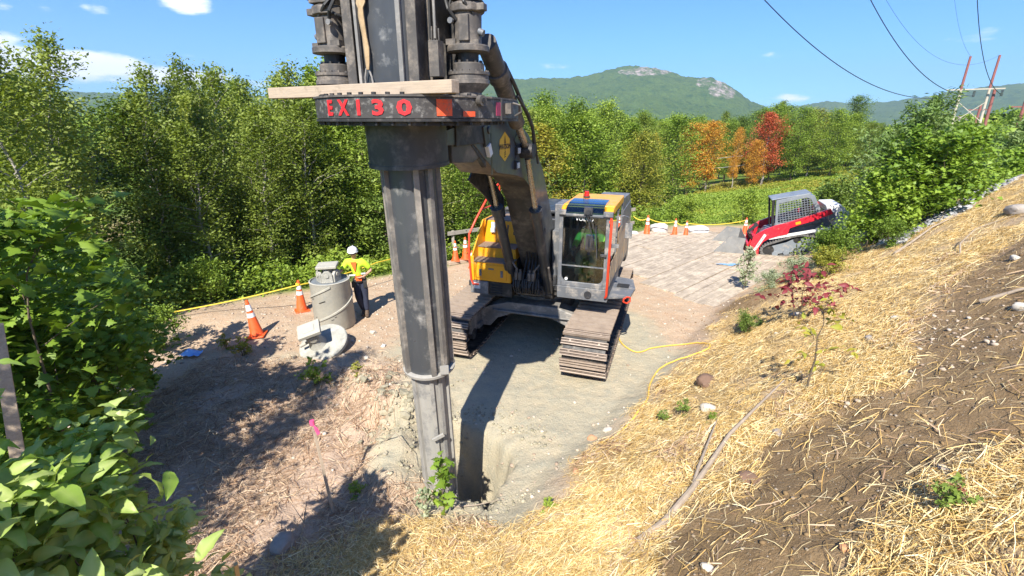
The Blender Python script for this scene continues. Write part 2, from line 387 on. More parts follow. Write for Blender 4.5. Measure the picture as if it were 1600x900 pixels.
def ground_material():
    m, t, b, o = new_mat('ground_surface')
    tc = N(t, 'ShaderNodeTexCoord')
    def at(n):
        a = N(t, 'ShaderNodeAttribute', attribute_name=n); s = N(t, 'ShaderNodeSeparateColor'); t.links.new(a.outputs['Color'], s.inputs[0]); return s.outputs
    a, c = at('mask_a'), at('mask_b')
    big = noise(t, .55, 6, .6); mid = noise(t, 4, 8, .65, seed=2); fine = noise(t, 38, 6, .65, seed=4); vf = noise(t, 150, 3, .6, seed=6)
    def tri(c1, c2, c3, n1=big, n2=mid, lo=.35, hi=.65): return mixc(t, ramp(t, n2, lo, hi), mixc(t, ramp(t, n1, lo, hi), c1, c2), c3)
    dirt = tri((.46, .31, .195), (.36, .24, .15), (.42, .32, .22))
    dirt = mixc(t, ramp(t, fine, .5, .72), dirt, (.56, .45, .34))
    clay = tri((.39, .345, .24), (.45, .375, .25), (.32, .30, .225))
    clay = mixc(t, ramp(t, fine, .45, .8), clay, (.48, .40, .28))
    soil = tri((.255, .17, .085), (.31, .21, .11), (.20, .13, .066))
    soil = mixc(t, ramp(t, fine, .56, .72), soil, (.29, .215, .13))
    straw = tri((.42, .28, .12), (.30, .19, .085), (.50, .37, .19), mid, fine)
    deb = tri((.47, .32, .22), (.37, .245, .165), (.52, .40, .30), mid, fine)
    grass = tri((.13, .20, .03), (.20, .23, .04), (.09, .15, .025), big, mid)
    dry = tri((.36, .24, .13), (.26, .17, .09), (.30, .26, .10), mid, fine)
    col = mixc(t, a[2], dirt, clay)
    col = mixc(t, c[0], col, deb); col = mixc(t, a[1], col, soil); col = mixc(t, a[0], col, straw)
    g2 = mixc(t, c[2], grass, dry); col = mixc(t, c[1], col, g2)
    # small embedded pebbles
    vo = N(t, 'ShaderNodeTexVoronoi', feature='F1'); vo.inputs['Scale'].default_value = 34; t.links.new(tc.outputs['Object'], vo.inputs[0])
    pm = N(t, 'ShaderNodeMapRange'); pm.inputs['From Min'].default_value = .20; pm.inputs['From Max'].default_value = .13; t.links.new(vo.outputs['Distance'], pm.inputs['Value'])
    sepc = N(t, 'ShaderNodeSeparateColor'); t.links.new(vo.outputs['Color'], sepc.inputs[0])
    sel = N(t, 'ShaderNodeMath', operation='GREATER_THAN'); t.links.new(sepc.outputs[0], sel.inputs[0]); sel.inputs[1].default_value = .72
    pf = N(t, 'ShaderNodeMath', operation='MULTIPLY'); t.links.new(pm.outputs[0], pf.inputs[0]); t.links.new(sel.outputs[0], pf.inputs[1])
    pc = mixc(t, sepc.outputs[1], (.30, .25, .19), (.52, .47, .40))
    inv = N(t, 'ShaderNodeMath', operation='SUBTRACT'); inv.inputs[0].default_value = 1; t.links.new(c[1], inv.inputs[1])
    pf2 = N(t, 'ShaderNodeMath', operation='MULTIPLY'); t.links.new(pf.outputs[0], pf2.inputs[0]); t.links.new(inv.outputs[0], pf2.inputs[1])
    col = mixc(t, pf2.outputs[0], col, pc)
    t.links.new(col, b.inputs['Base Color']); b.inputs['Roughness'].default_value = .92; b.inputs['Specular IOR Level'].default_value = .2
    h1 = N(t, 'ShaderNodeMath', operation='MULTIPLY_ADD'); t.links.new(fine, h1.inputs[0]); h1.inputs[1].default_value = .35; t.links.new(mid, h1.inputs[2])
    h2 = N(t, 'ShaderNodeMath', operation='MULTIPLY_ADD'); t.links.new(pf2.outputs[0], h2.inputs[0]); h2.inputs[1].default_value = .25; t.links.new(h1.outputs[0], h2.inputs[2])
    h3 = N(t, 'ShaderNodeMath', operation='MULTIPLY_ADD'); t.links.new(vf, h3.inputs[0]); h3.inputs[1].default_value = .12; t.links.new(h2.outputs[0], h3.inputs[2])
    bump(t, b, h3.outputs[0], .9, .06)
    return m
g = np_obj('ground', np.stack([X.ravel(), Y.ravel(), Z.ravel()], 1), F, ground_material(), smooth=True)
set_attr(g.data, 'mask_a', np.stack([MK[0], MK[1], MK[2]], 1)); set_attr(g.data, 'mask_b', np.stack([MK[3], MK[4], MK[5]], 1))
tag(g, kind='structure')
# ---------------------------------------------------------------- hills: ridges given as skyline (azimuth deg, elevation deg) at a distance
def rock_forest(name, rocky):
    m, t, b, o = new_mat(name)
    n1 = noise(t, .010, 6, .6); n2 = noise(t, .05, 8, .7, seed=2); n3 = noise(t, .16, 5, .75, seed=3)
    col = mixc(t, ramp(t, n1, .35, .65), (.075, .125, .035), (.045, .09, .028))
    col = mixc(t, ramp(t, n3, .35, .68), col, (.115, .165, .045))
    col = mixc(t, ramp(t, n2, .52, .66), col, (.035, .08, .03))
    if rocky:
        a = N(t, 'ShaderNodeAttribute', attribute_name='rock'); s = N(t, 'ShaderNodeSeparateColor'); t.links.new(a.outputs['Color'], s.inputs[0])
        ad = N(t, 'ShaderNodeMath', operation='MULTIPLY_ADD'); t.links.new(noise(t, .045, 8, .75, seed=5, stretch=(1, 1, .5)), ad.inputs[0]); ad.inputs[1].default_value = 1.6; t.links.new(s.outputs[0], ad.inputs[2])
        rk = mixc(t, ramp(t, noise(t, .09, 8, .75, seed=8, stretch=(1, 1, .4)), .42, .6), (.46, .38, .34), (.10, .11, .07))
        col = mixc(t, ramp(t, ad.outputs[0], 1.27, 1.5), col, rk)
    t.links.new(col, b.inputs['Base Color']); b.inputs['Roughness'].default_value = 1; b.inputs['Specular IOR Level'].default_value = 0
    bump(t, b, noise(t, .13, 4, .8, seed=4), 1, 7)
    return m
def ridge(name, dist, prof, depth, material, base=-18, step=5, rough=9, rock=None, az0=None, az1=None, seed=1):
    a = np.radians([p[0] for p in prof]); e = np.radians([p[1] for p in prof])
    na = int((a[-1]-a[0])*dist/step); nr = int(depth/step/1.1)
    A = np.linspace(a[0], a[-1], na); top = np.tan(np.interp(A, a, e))*dist
    Rr = np.linspace(0, 1, nr)
    AA, RR = np.meshgrid(A, Rr)
    TT = np.interp(AA, A, top)
    r = dist-depth*.72+depth*RR
    k = np.where(RR < .72, RR/.72, (1-RR)/.28*.6+.4); shape = np.where(RR < .72, k**1.15, 1-(1-np.clip(k, 0, 1))*.8)
    cx, cy = r*np.sin(AA), r*np.cos(AA)
    z = base+(TT+4.7-base)*shape
    z += (fbm(cx, cy, .004, 4, seed)*22+fbm(cx, cy, .02, 3, seed+3)*8)*np.sin(np.pi*np.clip(k, 0, 1))
    z += rough*(fbm(cx, cy, .09, 3, seed+7)-.2)*.55
    if rock is not None:
        rm = np.zeros_like(z)
        for (ra, re, wa, we) in rock:
            el = np.degrees(np.arctan2(z-4.7, r)); azd = np.degrees(AA)
            rm = np.maximum(rm, np.clip(1.15-.8*((azd-ra)/wa)**2-.8*((el-re)/we)**2, 0, .60))
        z = z+0*rm
    V = np.stack([cx.ravel(), cy.ravel(), z.ravel()], 1); ii = np.arange(V.shape[0]).reshape(AA.shape)
    Fq = np.stack([ii[:-1, :-1], ii[:-1, 1:], ii[1:, 1:], ii[1:, :-1]], -1).reshape(-1, 4)
    o = np_obj(name, V, Fq, material, smooth=True)
    if rock is not None: set_attr(o.data, 'rock', rm.ravel())
    tag(o, kind='structure'); return o
# skyline measured as (azimuth, elevation)
PEAK = [(-26, .3), (-20, 1.0), (-14, 2.2), (-8, 3.2), (-3, 3.9), (0, 4.35), (2.5, 4.45), (5, 4.4), (8.4, 4.65), (10, 5.05), (11.2, 5.35), (12.6, 5.5), (13.8, 5.5), (15.4, 5.25), (17.1, 4.85), (18.2, 4.4), (19.1, 4.25), (21, 4.2), (22, 3.85), (23, 3.3), (24.2, 2.5), (25.3, 1.75), (27, 1.2), (30, .7), (35, .2)]
ridge('hill', 1500, PEAK, 900, rock_forest('peak_forest', True), rock=[(15.0, 4.95, 2.8, .5), (12.6, 4.9, 1.2, .3), (21.9, 3.1, 1.0, .9), (20.4, 3.7, .8, .5), (23.0, 2.6, .7, .6)], seed=4)
FARR = [(22, .4), (26, 1.0), (28, 1.3), (29.6, 1.36), (31.6, 1.75), (34.2, 1.5), (37, 1.68), (39.2, 2.0), (41.1, 2.45), (44.5, 2.8), (47, 2.7), (52, 2.3), (58, 1.6)]
ridge('hill', 2300, FARR, 900, rock_forest('far_forest', False), step=9, seed=14)
FARL = [(-62, 1.6), (-50, 2.0), (-43, 2.3), (-36, 2.35), (-32, 2.5), (-27, 2.4), (-20, 2.2), (-12, 2.0), (-4, 1.4), (2, 1)]
ridge('hill', 1900, FARL, 800, MATS['far_forest'], step=9, seed=24)
# ---------------------------------------------------------------- drilling excavator (local axes: x to the viewer's right, y away from the camera)
MUD = (.34, .30, .245)
char = mat('charcoal_paint', (.036, .038, .042), (.026, .027, .03), .42, 0, 2, .08, 60, ((.15, .13, .11), .45, 2.2), coat=.25)
slate = mat('slate_paint', (.062, .074, .09), (.052, .062, .076), .36, 0, 1.5, .04, 50, ((.13, .125, .12), .3, 2.5), coat=.3)
brown = mat('sun_bleached_iron', (.088, .078, .068), (.06, .053, .047), .6, 0, 4, .2, 60, ((.24, .20, .16), .6, 5))
dark = mat('dark_iron', (.024, .023, .022), (.014, .013, .013), .55, 0, 4, .2, 60, ((.14, .12, .10), .5, 4))
belly = mat('dusty_brown_steel', (.066, .058, .048), (.04, .035, .03), .5, 0, 2, .06, 40, ((.26, .21, .15), .6, 1.5))
trackm = mat('worn_track_steel', (.36, .28, .215), (.26, .20, .155), .55, .1, 6, .3, 60, ((.34, .27, .21), .8, 5))
plate_m = mat('muddy_track_plate', (.13, .095, .072), (.085, .064, .05), .7, 0, 6, .3, 60, ((.22, .17, .13), .5, 5))
framem = mat('dusty_grey_steel', (.21, .20, .185), (.13, .125, .118), .6, 0, 3, .15, 40, ((.40, .36, .31), .6, 3))
yellow = mat('machine_yellow', (.80, .36, .012), (.74, .31, .01), .42, 0, 2, .03, 50, ((.45, .30, .13), .35, 5), coat=.2)
redrail = mat('rail_red', (.72, .055, .018), (.62, .045, .015), .45, 0, 3, .03, 50)
rubber = mat('black_rubber', (.018, .018, .018), (.03, .029, .028), .55, 0, 5, .1, 50)
chrome = mat('piston_chrome', (.50, .44, .36), (.36, .31, .25), .25, .85, 5, .03, 50)
grip = mat('tread_grit', (.24, .17, .12), (.17, .12, .085), .9, 0, 30, .6, 160)
lightgrey = mat('grey_paint', (.135, .14, .148), (.10, .106, .115), .5, 0, 2, .05, 40, ((.36, .32, .27), .5, 5))
stencil = mat('stencil_red', (.68, .018, .022), (.5, .015, .018), .55, 0, 12, .05, 50, ((.12, .03, .03), .4, 9))
orange_mark = mat('orange_mark', (.80, .10, .025), (.62, .07, .02), .6, 0, 14, .05, 60, ((.2, .12, .08), .5, 18))
lens = mat('lamp_lens', (.62, .66, .68), (.5, .53, .55), .15, 0, 20, .1, 90)
goldside = mat('ochre_reflection_panel', (.50, .31, .12), (.36, .25, .13), .38, 0, 3, .04, 40, ((.22, .20, .17), .7, 3))  # dusty door yellow; on the side panels the gold paints in a reflection
def glass_mat(name, tint, refl=.9):
    m, t, b, o = new_mat(name); t.nodes.remove(b)
    tr = N(t, 'ShaderNodeBsdfTransparent'); tr.inputs[0].default_value = (*tint, 1)
    gl = N(t, 'ShaderNodeBsdfGlossy'); gl.inputs['Roughness'].default_value = .03; gl.inputs['Color'].default_value = (refl, refl, refl, 1)
    fr = N(t, 'ShaderNodeFresnel'); fr.inputs[0].default_value = 1.55
    ad = N(t, 'ShaderNodeMath', operation='MULTIPLY_ADD'); t.links.new(fr.outputs[0], ad.inputs[0]); ad.inputs[1].default_value = 1.3; ad.inputs[2].default_value = .05
    ms = N(t, 'ShaderNodeMixShader'); t.links.new(ad.outputs[0], ms.inputs[0]); t.links.new(tr.outputs[0], ms.inputs[1]); t.links.new(gl.outputs[0], ms.inputs[2]); t.links.new(ms.outputs[0], o.inputs[0])
    return m
glass = glass_mat('cab_glass', (.78, .88, .85)); sky_tint_glass = glass_mat('roof_glass', (.28, .50, .66), 1.0)  # blue of the roof pane paints in the reflected sky
rig = thing('drilling_excavator', 'large tracked excavator with grey boom carrying a vertical drilling attachment, parked at the hole', 'excavator', (.77, 10.54, 0), R(-19))
# --- tracks
def belt_path():
    pts = []
    yi, zi, ri = -1.98, .50, .42; ys_, zs_, rs = 2.10, .53, .42
    top = [(yi+(ys_-yi)*k/10, .945-.05*math.sin(math.pi*((k*2/10) % 1))) for k in range(1, 10)]
    pts += [(yi+ri*math.sin(a), zi-ri*math.cos(a)) for a in [math.radians(-(q)) for q in range(0, 181, 15)]]
    pts += top
    pts += [(ys_+rs*math.sin(a), zs_-rs*math.cos(a)) for a in [math.radians(180-q) for q in range(0, 181, 15)]]
    return pts
def resample(pts, step):
    P = [Vector((p[0], p[1])) for p in pts]+[Vector(pts[0])]
    L = [0]
    for a, b in zip(P, P[1:]): L.append(L[-1]+(b-a).length)
    n = int(L[-1]/step); out = []
    for k in range(n):
        s = k*L[-1]/n; i = max(j for j in range(len(L)) if L[j] <= s+1e-9); i = min(i, len(P)-2)
        t = (s-L[i])/(L[i+1]-L[i]); p = P[i].lerp(P[i+1], t); d = (P[i+1]-P[i]).normalized(); out.append((p, d))
    return out
def wheel(mb, x0, x1, y, z, r, n=28):
    mb.lathe((x0, y, z), [(r*.35, 0), (r*.95, .0), (r, .02), (r, x1-x0-.02), (r*.95, x1-x0), (r*.35, x1-x0)], n, (1, 0, 0))
for sx in (-1, 1):
    tr = thing('track', 'x', 'x'); del tr['label'], tr['category']; tr.parent = rig; xc = sx*1.39
    mb = MB()
    for p, d in resample(belt_path(), .196):
        nrm = Vector((-d.y, d.x))  # outward
        if (p-Vector((.05, .5))).dot(nrm) < 0 and abs(p.x) < 1.9: nrm = -nrm
        if abs(p.x) >= 1.9 and (p-Vector((math.copysign(2, p.x), .5))).dot(nrm) < 0: nrm = -nrm
        M3 = Matrix(((1, 0, 0), (0, d.x, nrm.x), (0, d.y, nrm.y)))
        c = Vector((xc, p.x, p.y))+Vector((0, nrm.x, nrm.y))*.0
        mb.cur = 0; mb.box(c, (.88, .128, .022), M3); mb.cur = 1
        for q, hh in ((-.052, .055), (.0, .032), (.052, .032)): mb.box(c+M3 @ Vector((0, q, hh/2+.01)), (.87, .015, hh), M3)
        mb.box(c+M3 @ Vector((0, 0, -.045)), (.22, .13, .07), M3)
        for q in (-.27, .27):
            mb.box(c+M3 @ Vector((q, .03, .013)), (.035, .035, .012), M3)
    mb.build('track_shoes', [plate_m, trackm], tr)
    mb = MB()
    for p, d in resample(belt_path(), .098):
        nrm = Vector((-d.y, d.x))
        if (p-Vector((.05, .5))).dot(nrm) < 0 and abs(p.x) < 1.9: nrm = -nrm
        if abs(p.x) >= 1.9 and (p-Vector((math.copysign(2, p.x), .5))).dot(nrm) < 0: nrm = -nrm
        M3 = Matrix(((1, 0, 0), (0, d.x, nrm.x), (0, d.y, nrm.y))); mb.box(Vector((xc, p.x-nrm.x*.022, p.y-nrm.y*.022)), (.80, .094, .012), M3)
    mb.build('track_gap_backing', dark, tr)  # dark sheet added behind the shoes, painting the gaps between them as shade
    mb = MB(); mb.prism([(-1.6, .28), (-1.6, .66), (-1.2, .78), (1.4, .78), (1.75, .66), (1.75, .28)], xc-.19, xc+.19); mb.b2(xc-.25, xc+.25, -1.3, 1.4, .3, .42)
    mb.prism([(-1.2, .78), (-1.1, .84), (1.2, .84), (1.4, .78)], xc-.12, xc+.12)
    mb.build('track_frame', framem, tr, bevel=.015)
    mb = MB(); wheel(mb, xc-.16, xc+.16, -1.98, .5, .36); mb.build('idler_wheel', dark, tr, smooth=True)
    mb = MB(); wheel(mb, xc-.1, xc+.1, 2.1, .53, .38); mb.lathe((xc-.28, 2.1, .53), [(.24, 0), (.26, .03), (.26, .5), (.2, .56)], 24, (1, 0, 0))
    for k in range(20):
        a = k*math.pi/10; mb.box((xc, 2.1+.39*math.cos(a), .53+.39*math.sin(a)), (.1, .05, .06), (a, 0, 0))
    mb.build('sprocket', dark, tr)
    for k in range(8): mb = MB(); wheel(mb, xc-.2, xc+.2, -1.45+k*.42, .24, .13, 16); mb.build('track_roller', dark, tr, smooth=True)
    for k in (-.7, .8): mb = MB(); wheel(mb, xc-.12, xc+.12, k, .86, .07, 12); mb.build('carrier_roller', dark, tr, smooth=True)
# --- undercarriage
mb = MB()
arch = [(-1.2, .30), (-.98, .30), (-.80, .52), (-.45, .66), (.45, .66), (.80, .52), (.98, .30), (1.2, .30), (1.2, .70), (.95, .80), (.55, .93), (-.55, .93), (-.95, .80), (-1.2, .70)]
mb.prism(arch, -1.05, -.62, 'xz'); mb.prism(arch, .62, 1.05, 'xz')
mb.b2(-.55, .55, -.63, .63, .68, .94); mb.cyl((0, 0, .66), (0, 0, 1.0), .72, n=40)
mb.prism([(-1.12, .70), (-.8, .74), (-.8, .78), (-1.12, .74)], -.9, .9, 'yz')
mb.build('undercarriage_frame', framem, rig, bevel=.02)
mb = MB(); mb.cyl((0, 0, 1.0), (0, 0, 1.17), .66, n=48)
for k in range(36):
    a = k*math.pi/18; mb.cyl((.70*math.cos(a), .70*math.sin(a), 1.0), (.70*math.cos(a), .70*math.sin(a), 1.03), .018, n=6)
mb.build('slewing_ring', dark, rig)
# --- upper structure
mb = MB(); mb.b2(-1.52, 1.55, -.95, 3.0, 1.17, 1.30); mb.b2(-.30, .32, -1.15, -.95, 1.18, 1.42); mb.b2(-.62, .55, -1.0, .6, 1.3, 1.42)
mb.build('turntable_deck', char, rig, bevel=.015)
mb = MB()
mb.b2(-1.5, -.42, .25, 2.35, 1.30, 2.52); mb.b2(-.40, .60, .9, 2.4, 1.30, 2.45); mb.b2(.62, 1.60, .62, 2.35, 1.30, 2.52)
mb.b2(-1.4, 1.5, 1.1, 2.3, 2.52, 2.62)
mb.build('engine_housing', char, rig, bevel=.04)
mb = MB()
mb.prism([(-1.5, 2.36), (1.6, 2.36), (1.6, 2.9), (1.35, 3.2), (.7, 3.34), (-.7, 3.34), (-1.3, 3.2), (-1.5, 2.9)], 1.1, 2.55, 'xy')
mb.build('counterweight', char, rig, bevel=.06)
mb = MB()
mb.b2(1.602, 1.612, .70, 1.45, 1.45, 2.30); mb.b2(1.602, 1.612, 1.5, 2.28, 1.45, 2.30); o = mb.build('side_panel', goldside, rig, bevel=.004)
mb = MB()
for k in range(9): mb.box((1.618, 1.9, 1.98+k*.03), (.012, .5, .012), (0, .5, 0))
mb.build('air_grille', dark, o)
mb = MB(); mb.b2(1.60, 1.62, .62, 2.3, 2.30, 2.78); mb.prism([(.5, 2.52), (2.3, 2.52), (2.3, 2.7), (2.1, 2.98), (.7, 3.05), (.5, 3.0)], .95, 1.60, 'yz'); mb.build('air_intake_box', lightgrey, rig, bevel=.03)
mb = MB(); mb.cyl((-.9, 1.8, 2.6), (-.9, 1.8, 3.0), .07); mb.cyl((-.9, 1.8, 3.0), (-.9, 1.9, 3.1), .065); mb.build('exhaust_pipe', dark, rig)
mb = MB(); mb.b2(.28, .52, -.35, .35, 1.42, 3.02); mb.b2(.30, .50, -.6, -.35, 1.42, 2.5); mb.prism([(-.35, 2.6), (-.35, 3.02), (.3, 3.02), (.3, 2.6)], .52, .60); mb.build('cab_side_guard', lightgrey, rig, bevel=.015)
# --- cab
cab = thing('cab', 'x', 'x'); del cab['label'], cab['category']; cab.parent = rig
X0, X1, Y0, Y1 = .62, 1.63, -1.36, .45
mb = MB()
mb.prism([(Y0, 1.30), (Y0-.02, 1.56), (Y1, 1.56), (Y1, 1.30)], X0, X1)                    # lower body
mb.b2(X0, X0+.075, Y0, Y0+.08, 1.56, 2.98); mb.b2(X1-.11, X1-.0, Y0, Y0+.09, 1.56, 2.98)           # front pillars
mb.b2(X0+.075, X1-.11, Y0+.005, Y0+.07, 1.56, 1.66)
mb.b2(X0, X1, Y0-.02, Y0+.08, 2.98, 3.03)
mb.b2(X0, X0+.04, Y0+.08, Y1, 1.56, 1.95); mb.b2(X0, X0+.04, -.35, -.28, 1.95, 2.98); mb.b2(X0, X0+.04, .35, Y1, 1.95, 2.98)
mb.b2(X1-.05, X1, Y0+.09, -.30, 1.56, 1.90); mb.b2(X1-.05, X1, -.38, -.28, 1.90, 2.98); mb.b2(X1-.05, X1, -.28, Y1, 1.56, 2.2); mb.b2(X1-.05, X1, .34, Y1, 2.2, 2.98)
mb.b2(X0, X1, Y1-.05, Y1, 1.56, 2.35); mb.b2(X0, X1, Y1-.05, Y1, 2.9, 3.0)
mb.build('cab_frame', lightgrey, cab, bevel=.012)
mb = MB()                                                                                   # corner fillets of the windscreen opening
for (cx, s) in ((X0+.075, 1), (X1-.11, -1)):
    pts = [(cx, 1.66), (cx+s*.13, 1.66)]+[(cx+s*(.13-.13*math.sin(a)), 1.66+.13-.13*math.cos(a)) for a in [math.radians(q) for q in (15, 30, 45, 60, 75, 90)]]
    mb.prism(pts, Y0+.008, Y0+.06, 'xz')
mb.build('windscreen_corner', lightgrey, cab)
mb = MB(); mb.b2(X0+.06, X1-.09, Y0+.03, Y0+.036, 1.64, 2.98); ws = mb.build('windscreen', glass, cab)
mb = MB(); mb.b2(X0+.075, X1-.11, Y0-.002, Y0+.028, 1.985, 2.0); mb.build('glazing_bar', lightgrey, ws)
white = mat('white_paint', (.78, .78, .76), (.7, .7, .68), .5, 0, 6, .02, 50)
text_mb('VOLVO', .105, frame(((X0+X1)/2-.02, Y0+.022, 2.925), (1, 0, 0), (0, 0, 1)), white, 'lettering', ws, .001)
mb = MB(); mb.b2(X0+.012, X0+.02, Y0+.08, .35, 1.95, 2.98); mb.b2(X1-.025, X1-.017, Y0+.09, -.38, 1.90, 2.98); mb.b2(X1-.025, X1-.017, -.28, .34, 2.2, 2.98); mb.b2(X0+.05, X1-.05, Y1-.03, Y1-.022, 2.35, 2.9); mb.build('side_window', glass, cab)
mb = MB(); mb.b2(X0, X1, Y0+.30, Y1, 3.0, 3.16); mb.prism([(Y0-.0, 3.03), (Y0+.30, 3.03), (Y0+.30, 3.15), (Y0+.22, 3.15)], X0, X0+.10); mb.prism([(Y0-.0, 3.03), (Y0+.30, 3.03), (Y0+.30, 3.15), (Y0+.22, 3.15)], X1-.16, X1)
mb.build('roof', yellow, cab, bevel=.03)
mb = MB(); mb.prism([(Y0-.02, 3.035), (Y0+.03, 3.09), (Y0+.16, 3.145), (Y0+.36, 3.19), (Y0+.8, 3.20), (Y0+.8, 3.165), (Y0+.36, 3.16), (Y0+.17, 3.115), (Y0+.05, 3.065), (Y0, 3.035)], X0+.11, X1-.18); mb.build('roof_window', sky_tint_glass, cab, smooth=True)
mb = MB(); mb.b2(X0-.01, X0+.13, Y0-.04, Y0+.06, 3.0, 3.09); mb.b2(X1-.17, X1+.01, Y0-.04, Y0+.06, 3.0, 3.09); mb.build('roof_bracket', lightgrey, cab, bevel=.01)
mb = MB(); mb.b2(X0, X1, Y0-.012, Y0, 2.965, 2.99); mb.build('windscreen_seal', rubber, cab)
mb = MB(); mb.b2(1.10, 1.26, Y0-.05, Y0+.03, 3.03, 3.17); mb.cyl((1.18, Y0-.06, 3.08), (1.18, Y0-.10, 3.08), .045); mb.tube([(1.17, Y0-.09, 3.07), (1.22, Y0-.05, 2.8), (1.30, Y0-.02, 2.55)], .012); mb.tube([(1.20, Y0-.09, 3.07), (1.27, Y0-.05, 2.85), (1.37, Y0-.02, 2.62)], .010)
mb.box((1.36, Y0-.015, 2.5), (.02, .02, .62), (0, -.08, 0)); mb.build('wiper', char, cab)
mb = MB(); mb.tube([(X1-.03, Y0-.05, 1.42), (X1-.005, Y0-.09, 1.48), (X1+.0, Y0-.09, 2.86), (X1-.005, Y0-.07, 2.95), (X1-.02, Y0-.01, 2.97)], .024, 12); mb.cyl((X1-.01, Y0-.10, 2.93), (X1-.01, Y0-.06, 2.93), .035); mb.build('grab_rail', redrail, cab, smooth=True)
mb = MB(); mb.tube([(X1, -.9, 2.92), (X1+.16, -.85, 2.95), (X1+.24, -.75, 2.9), (X1+.25, -.7, 2.75)], .012); mb.build('mirror_arm', lightgrey, cab); mb = MB(); mb.box((X1+.25, -.68, 2.62), (.14, .05, .30)); mb.build('mirror', lightgrey, cab, bevel=.008); mb = MB(); mb.box((X1+.06, -1.2, 2.42), (.16, .05, .07)); mb.build('door_hinge', lightgrey, cab, bevel=.008)
mb = MB(); mb.box((X1+.02, Y0-.05, 2.25), (.05, .06, .05)); mb.box((X1-.12, Y0-.03, 2.26), (.12, .04, .05)); mb.build('door_latch', char, cab, bevel=.006)
mb = MB(); mb.cyl((.92, -.2, 3.16), (.92, -.2, 3.2), .07); mb.build('beacon_base', char, cab)
mb = MB(); mb.cyl((.92, -.2, 3.2), (.92, -.2, 3.3), .055, .045); mb.build('beacon', mat('beacon_red', (.55, .02, .015), None, .25), cab, smooth=True)
mb = MB(); mb.tube([(.80, .1, 3.16), (.80, .1, 3.5)], .006); mb.build('antenna', rubber, cab)
mb = MB(); mb.b2(X1+.002, X1+.012, Y0+.12, -.34, 1.60, 2.08); mb.b2(X1+.002, X1+.012, -.26, .42, 1.60, 2.5); mb.build('door_panel', goldside, cab, bevel=.003)
mb = MB(); mb.b2(.72, 1.5, -.55, .05, 1.75, 1.88); mb.box((1.1, -.18, 2.2), (.5, .12, .75), (-.15, 0, 0)); mb.box((1.1, -.42, 1.9), (.52, .5, .14)); mb.box((1.1, -.12, 2.68), (.28, .1, .22)); mb.box((.80, -.35, 2.0), (.12, .5, .22)); mb.box((1.42, -.35, 2.0), (.12, .5, .22)); mb.b2(X0+.05, X1-.06, -1.2, .4, 1.56, 1.60); mb.build('seat', dark, cab, bevel=.03)
mb = MB(); mb.tube([(.80, -.84, 2.05), (.80, -.88, 2.25)], .018); mb.tube([(1.40, -.84, 2.05), (1.40, -.88, 2.25)], .018); mb.tube([(1.02, -.85, 1.6), (1.0, -.95, 2.1)], .015); mb.tube([(1.16, -.85, 1.6), (1.18, -.95, 2.1)], .015); mb.box((.86, -1.15, 1.95), (.16, .06, .12)); mb.box((1.05, -1.0, 1.66), (.14, .22, .04), (.4, 0, 0)); mb.box((1.25, -1.0, 1.66), (.14, .22, .04), (.4, 0, 0)); mb.build('control_lever', lightgrey, cab)
mb = MB(); mb.lathe((1.25, Y0-.02, 1.43), [(.075, 0), (.075, .008)], 24, (0, -1, 0)); mb.box((1.25, Y0-.032, 1.43), (.02, .006, .12)); mb.build('badge', char, cab)
mb = MB(); mb.cyl((.80, Y0-.012, 1.72), (.80, Y0+.0, 1.72), .03); mb.build('round_sticker', white, cab)
# step beside the cab
mb = MB(); mb.prism([(1.63, -1.2), (2.05, -1.0), (2.10, -.5), (2.0, .1), (1.63, .2)], 1.32, 1.37, 'xy'); mb.b2(1.70, 1.98, -.60, -.35, 1.37, 1.385); mb.build('side_step', lightgrey, rig, bevel=.008)
mb = MB()
for k in range(5): mb.b2(1.72, 1.97, -.60+k*.055, -.57+k*.055, 1.386, 1.395)
mb.build('step_grid', dark, rig)
mb = MB(); mb.tube([(1.93, -1.12, 1.27), (1.99, -1.05, 1.22), (2.05, -1.0, 1.25), (2.05, -1.0, 1.33), (1.99, -1.06, 1.36), (1.93, -1.12, 1.33), (1.93, -1.12, 1.27)], .017); mb.build('tie_down_hook', redrail, rig)
# --- yellow steps and tool box
st = thing('access_steps', 'x', 'x'); del st['label'], st['category']; st.parent = rig
XL, XR = -1.22, -.36
mb = MB(); mb.prism([(-1.40, 1.49), (-1.40, 2.0), (-.74, 2.66), (.15, 2.66), (.15, 1.49)], XL-.03, XL); mb.b2(XL, XR, -1.40, -1.0, 1.49, 1.905); mb.b2(XL, XR, -1.08, -.6, 1.905, 2.14); mb.b2(XL, -.12, -.68, .15, 2.14, 2.64); mb.prism([(-.70, 1.6), (-.70, 2.64), (.1, 2.64), (.1, 1.6)], -.14, -.11); mb.b2(XL-.03, XL+.05, -1.44, -1.38, 1.49, 2.02)
mb.build('step_box', yellow, st, bevel=.012)
for q in ((XL+.01, XR+.03, -1.43, -1.08, 1.91, 1.93), (XL+.01, XR, -1.10, -.69, 2.143, 2.163), (XL+.02, -.16, -.66, .1, 2.643, 2.66)): mb = MB(); mb.b2(*q); mb.build('tread_plate', grip, st)
mb = MB(); mb.b2(XL+.09, XR-.09, -1.415, -1.40, 1.55, 1.85); lid = mb.build('tool_box_door', yellow, st, bevel=.006)
mb = MB(); 
for x in (-1.03, -.55): mb.box((x, -1.425, 1.68), (.05, .02, .14)); mb.box((x, -1.44, 1.66), (.025, .02, .05))
mb.box((-.79, -1.42, 1.77), (.12, .008, .03)); mb.build('latch', lightgrey, lid)
mb = MB(); mb.box((-1.0, -.72, 2.44), (.10, .05, .09)); mb.box((-1.0, -.70, 2.55), (.09, .02, .12)); mb.build('step_lamp', white, st)
mb = MB(); mb.box((-.42, -.72, 2.40), (.22, .06, .07)); mb.build('handle', char, st, bevel=.01)
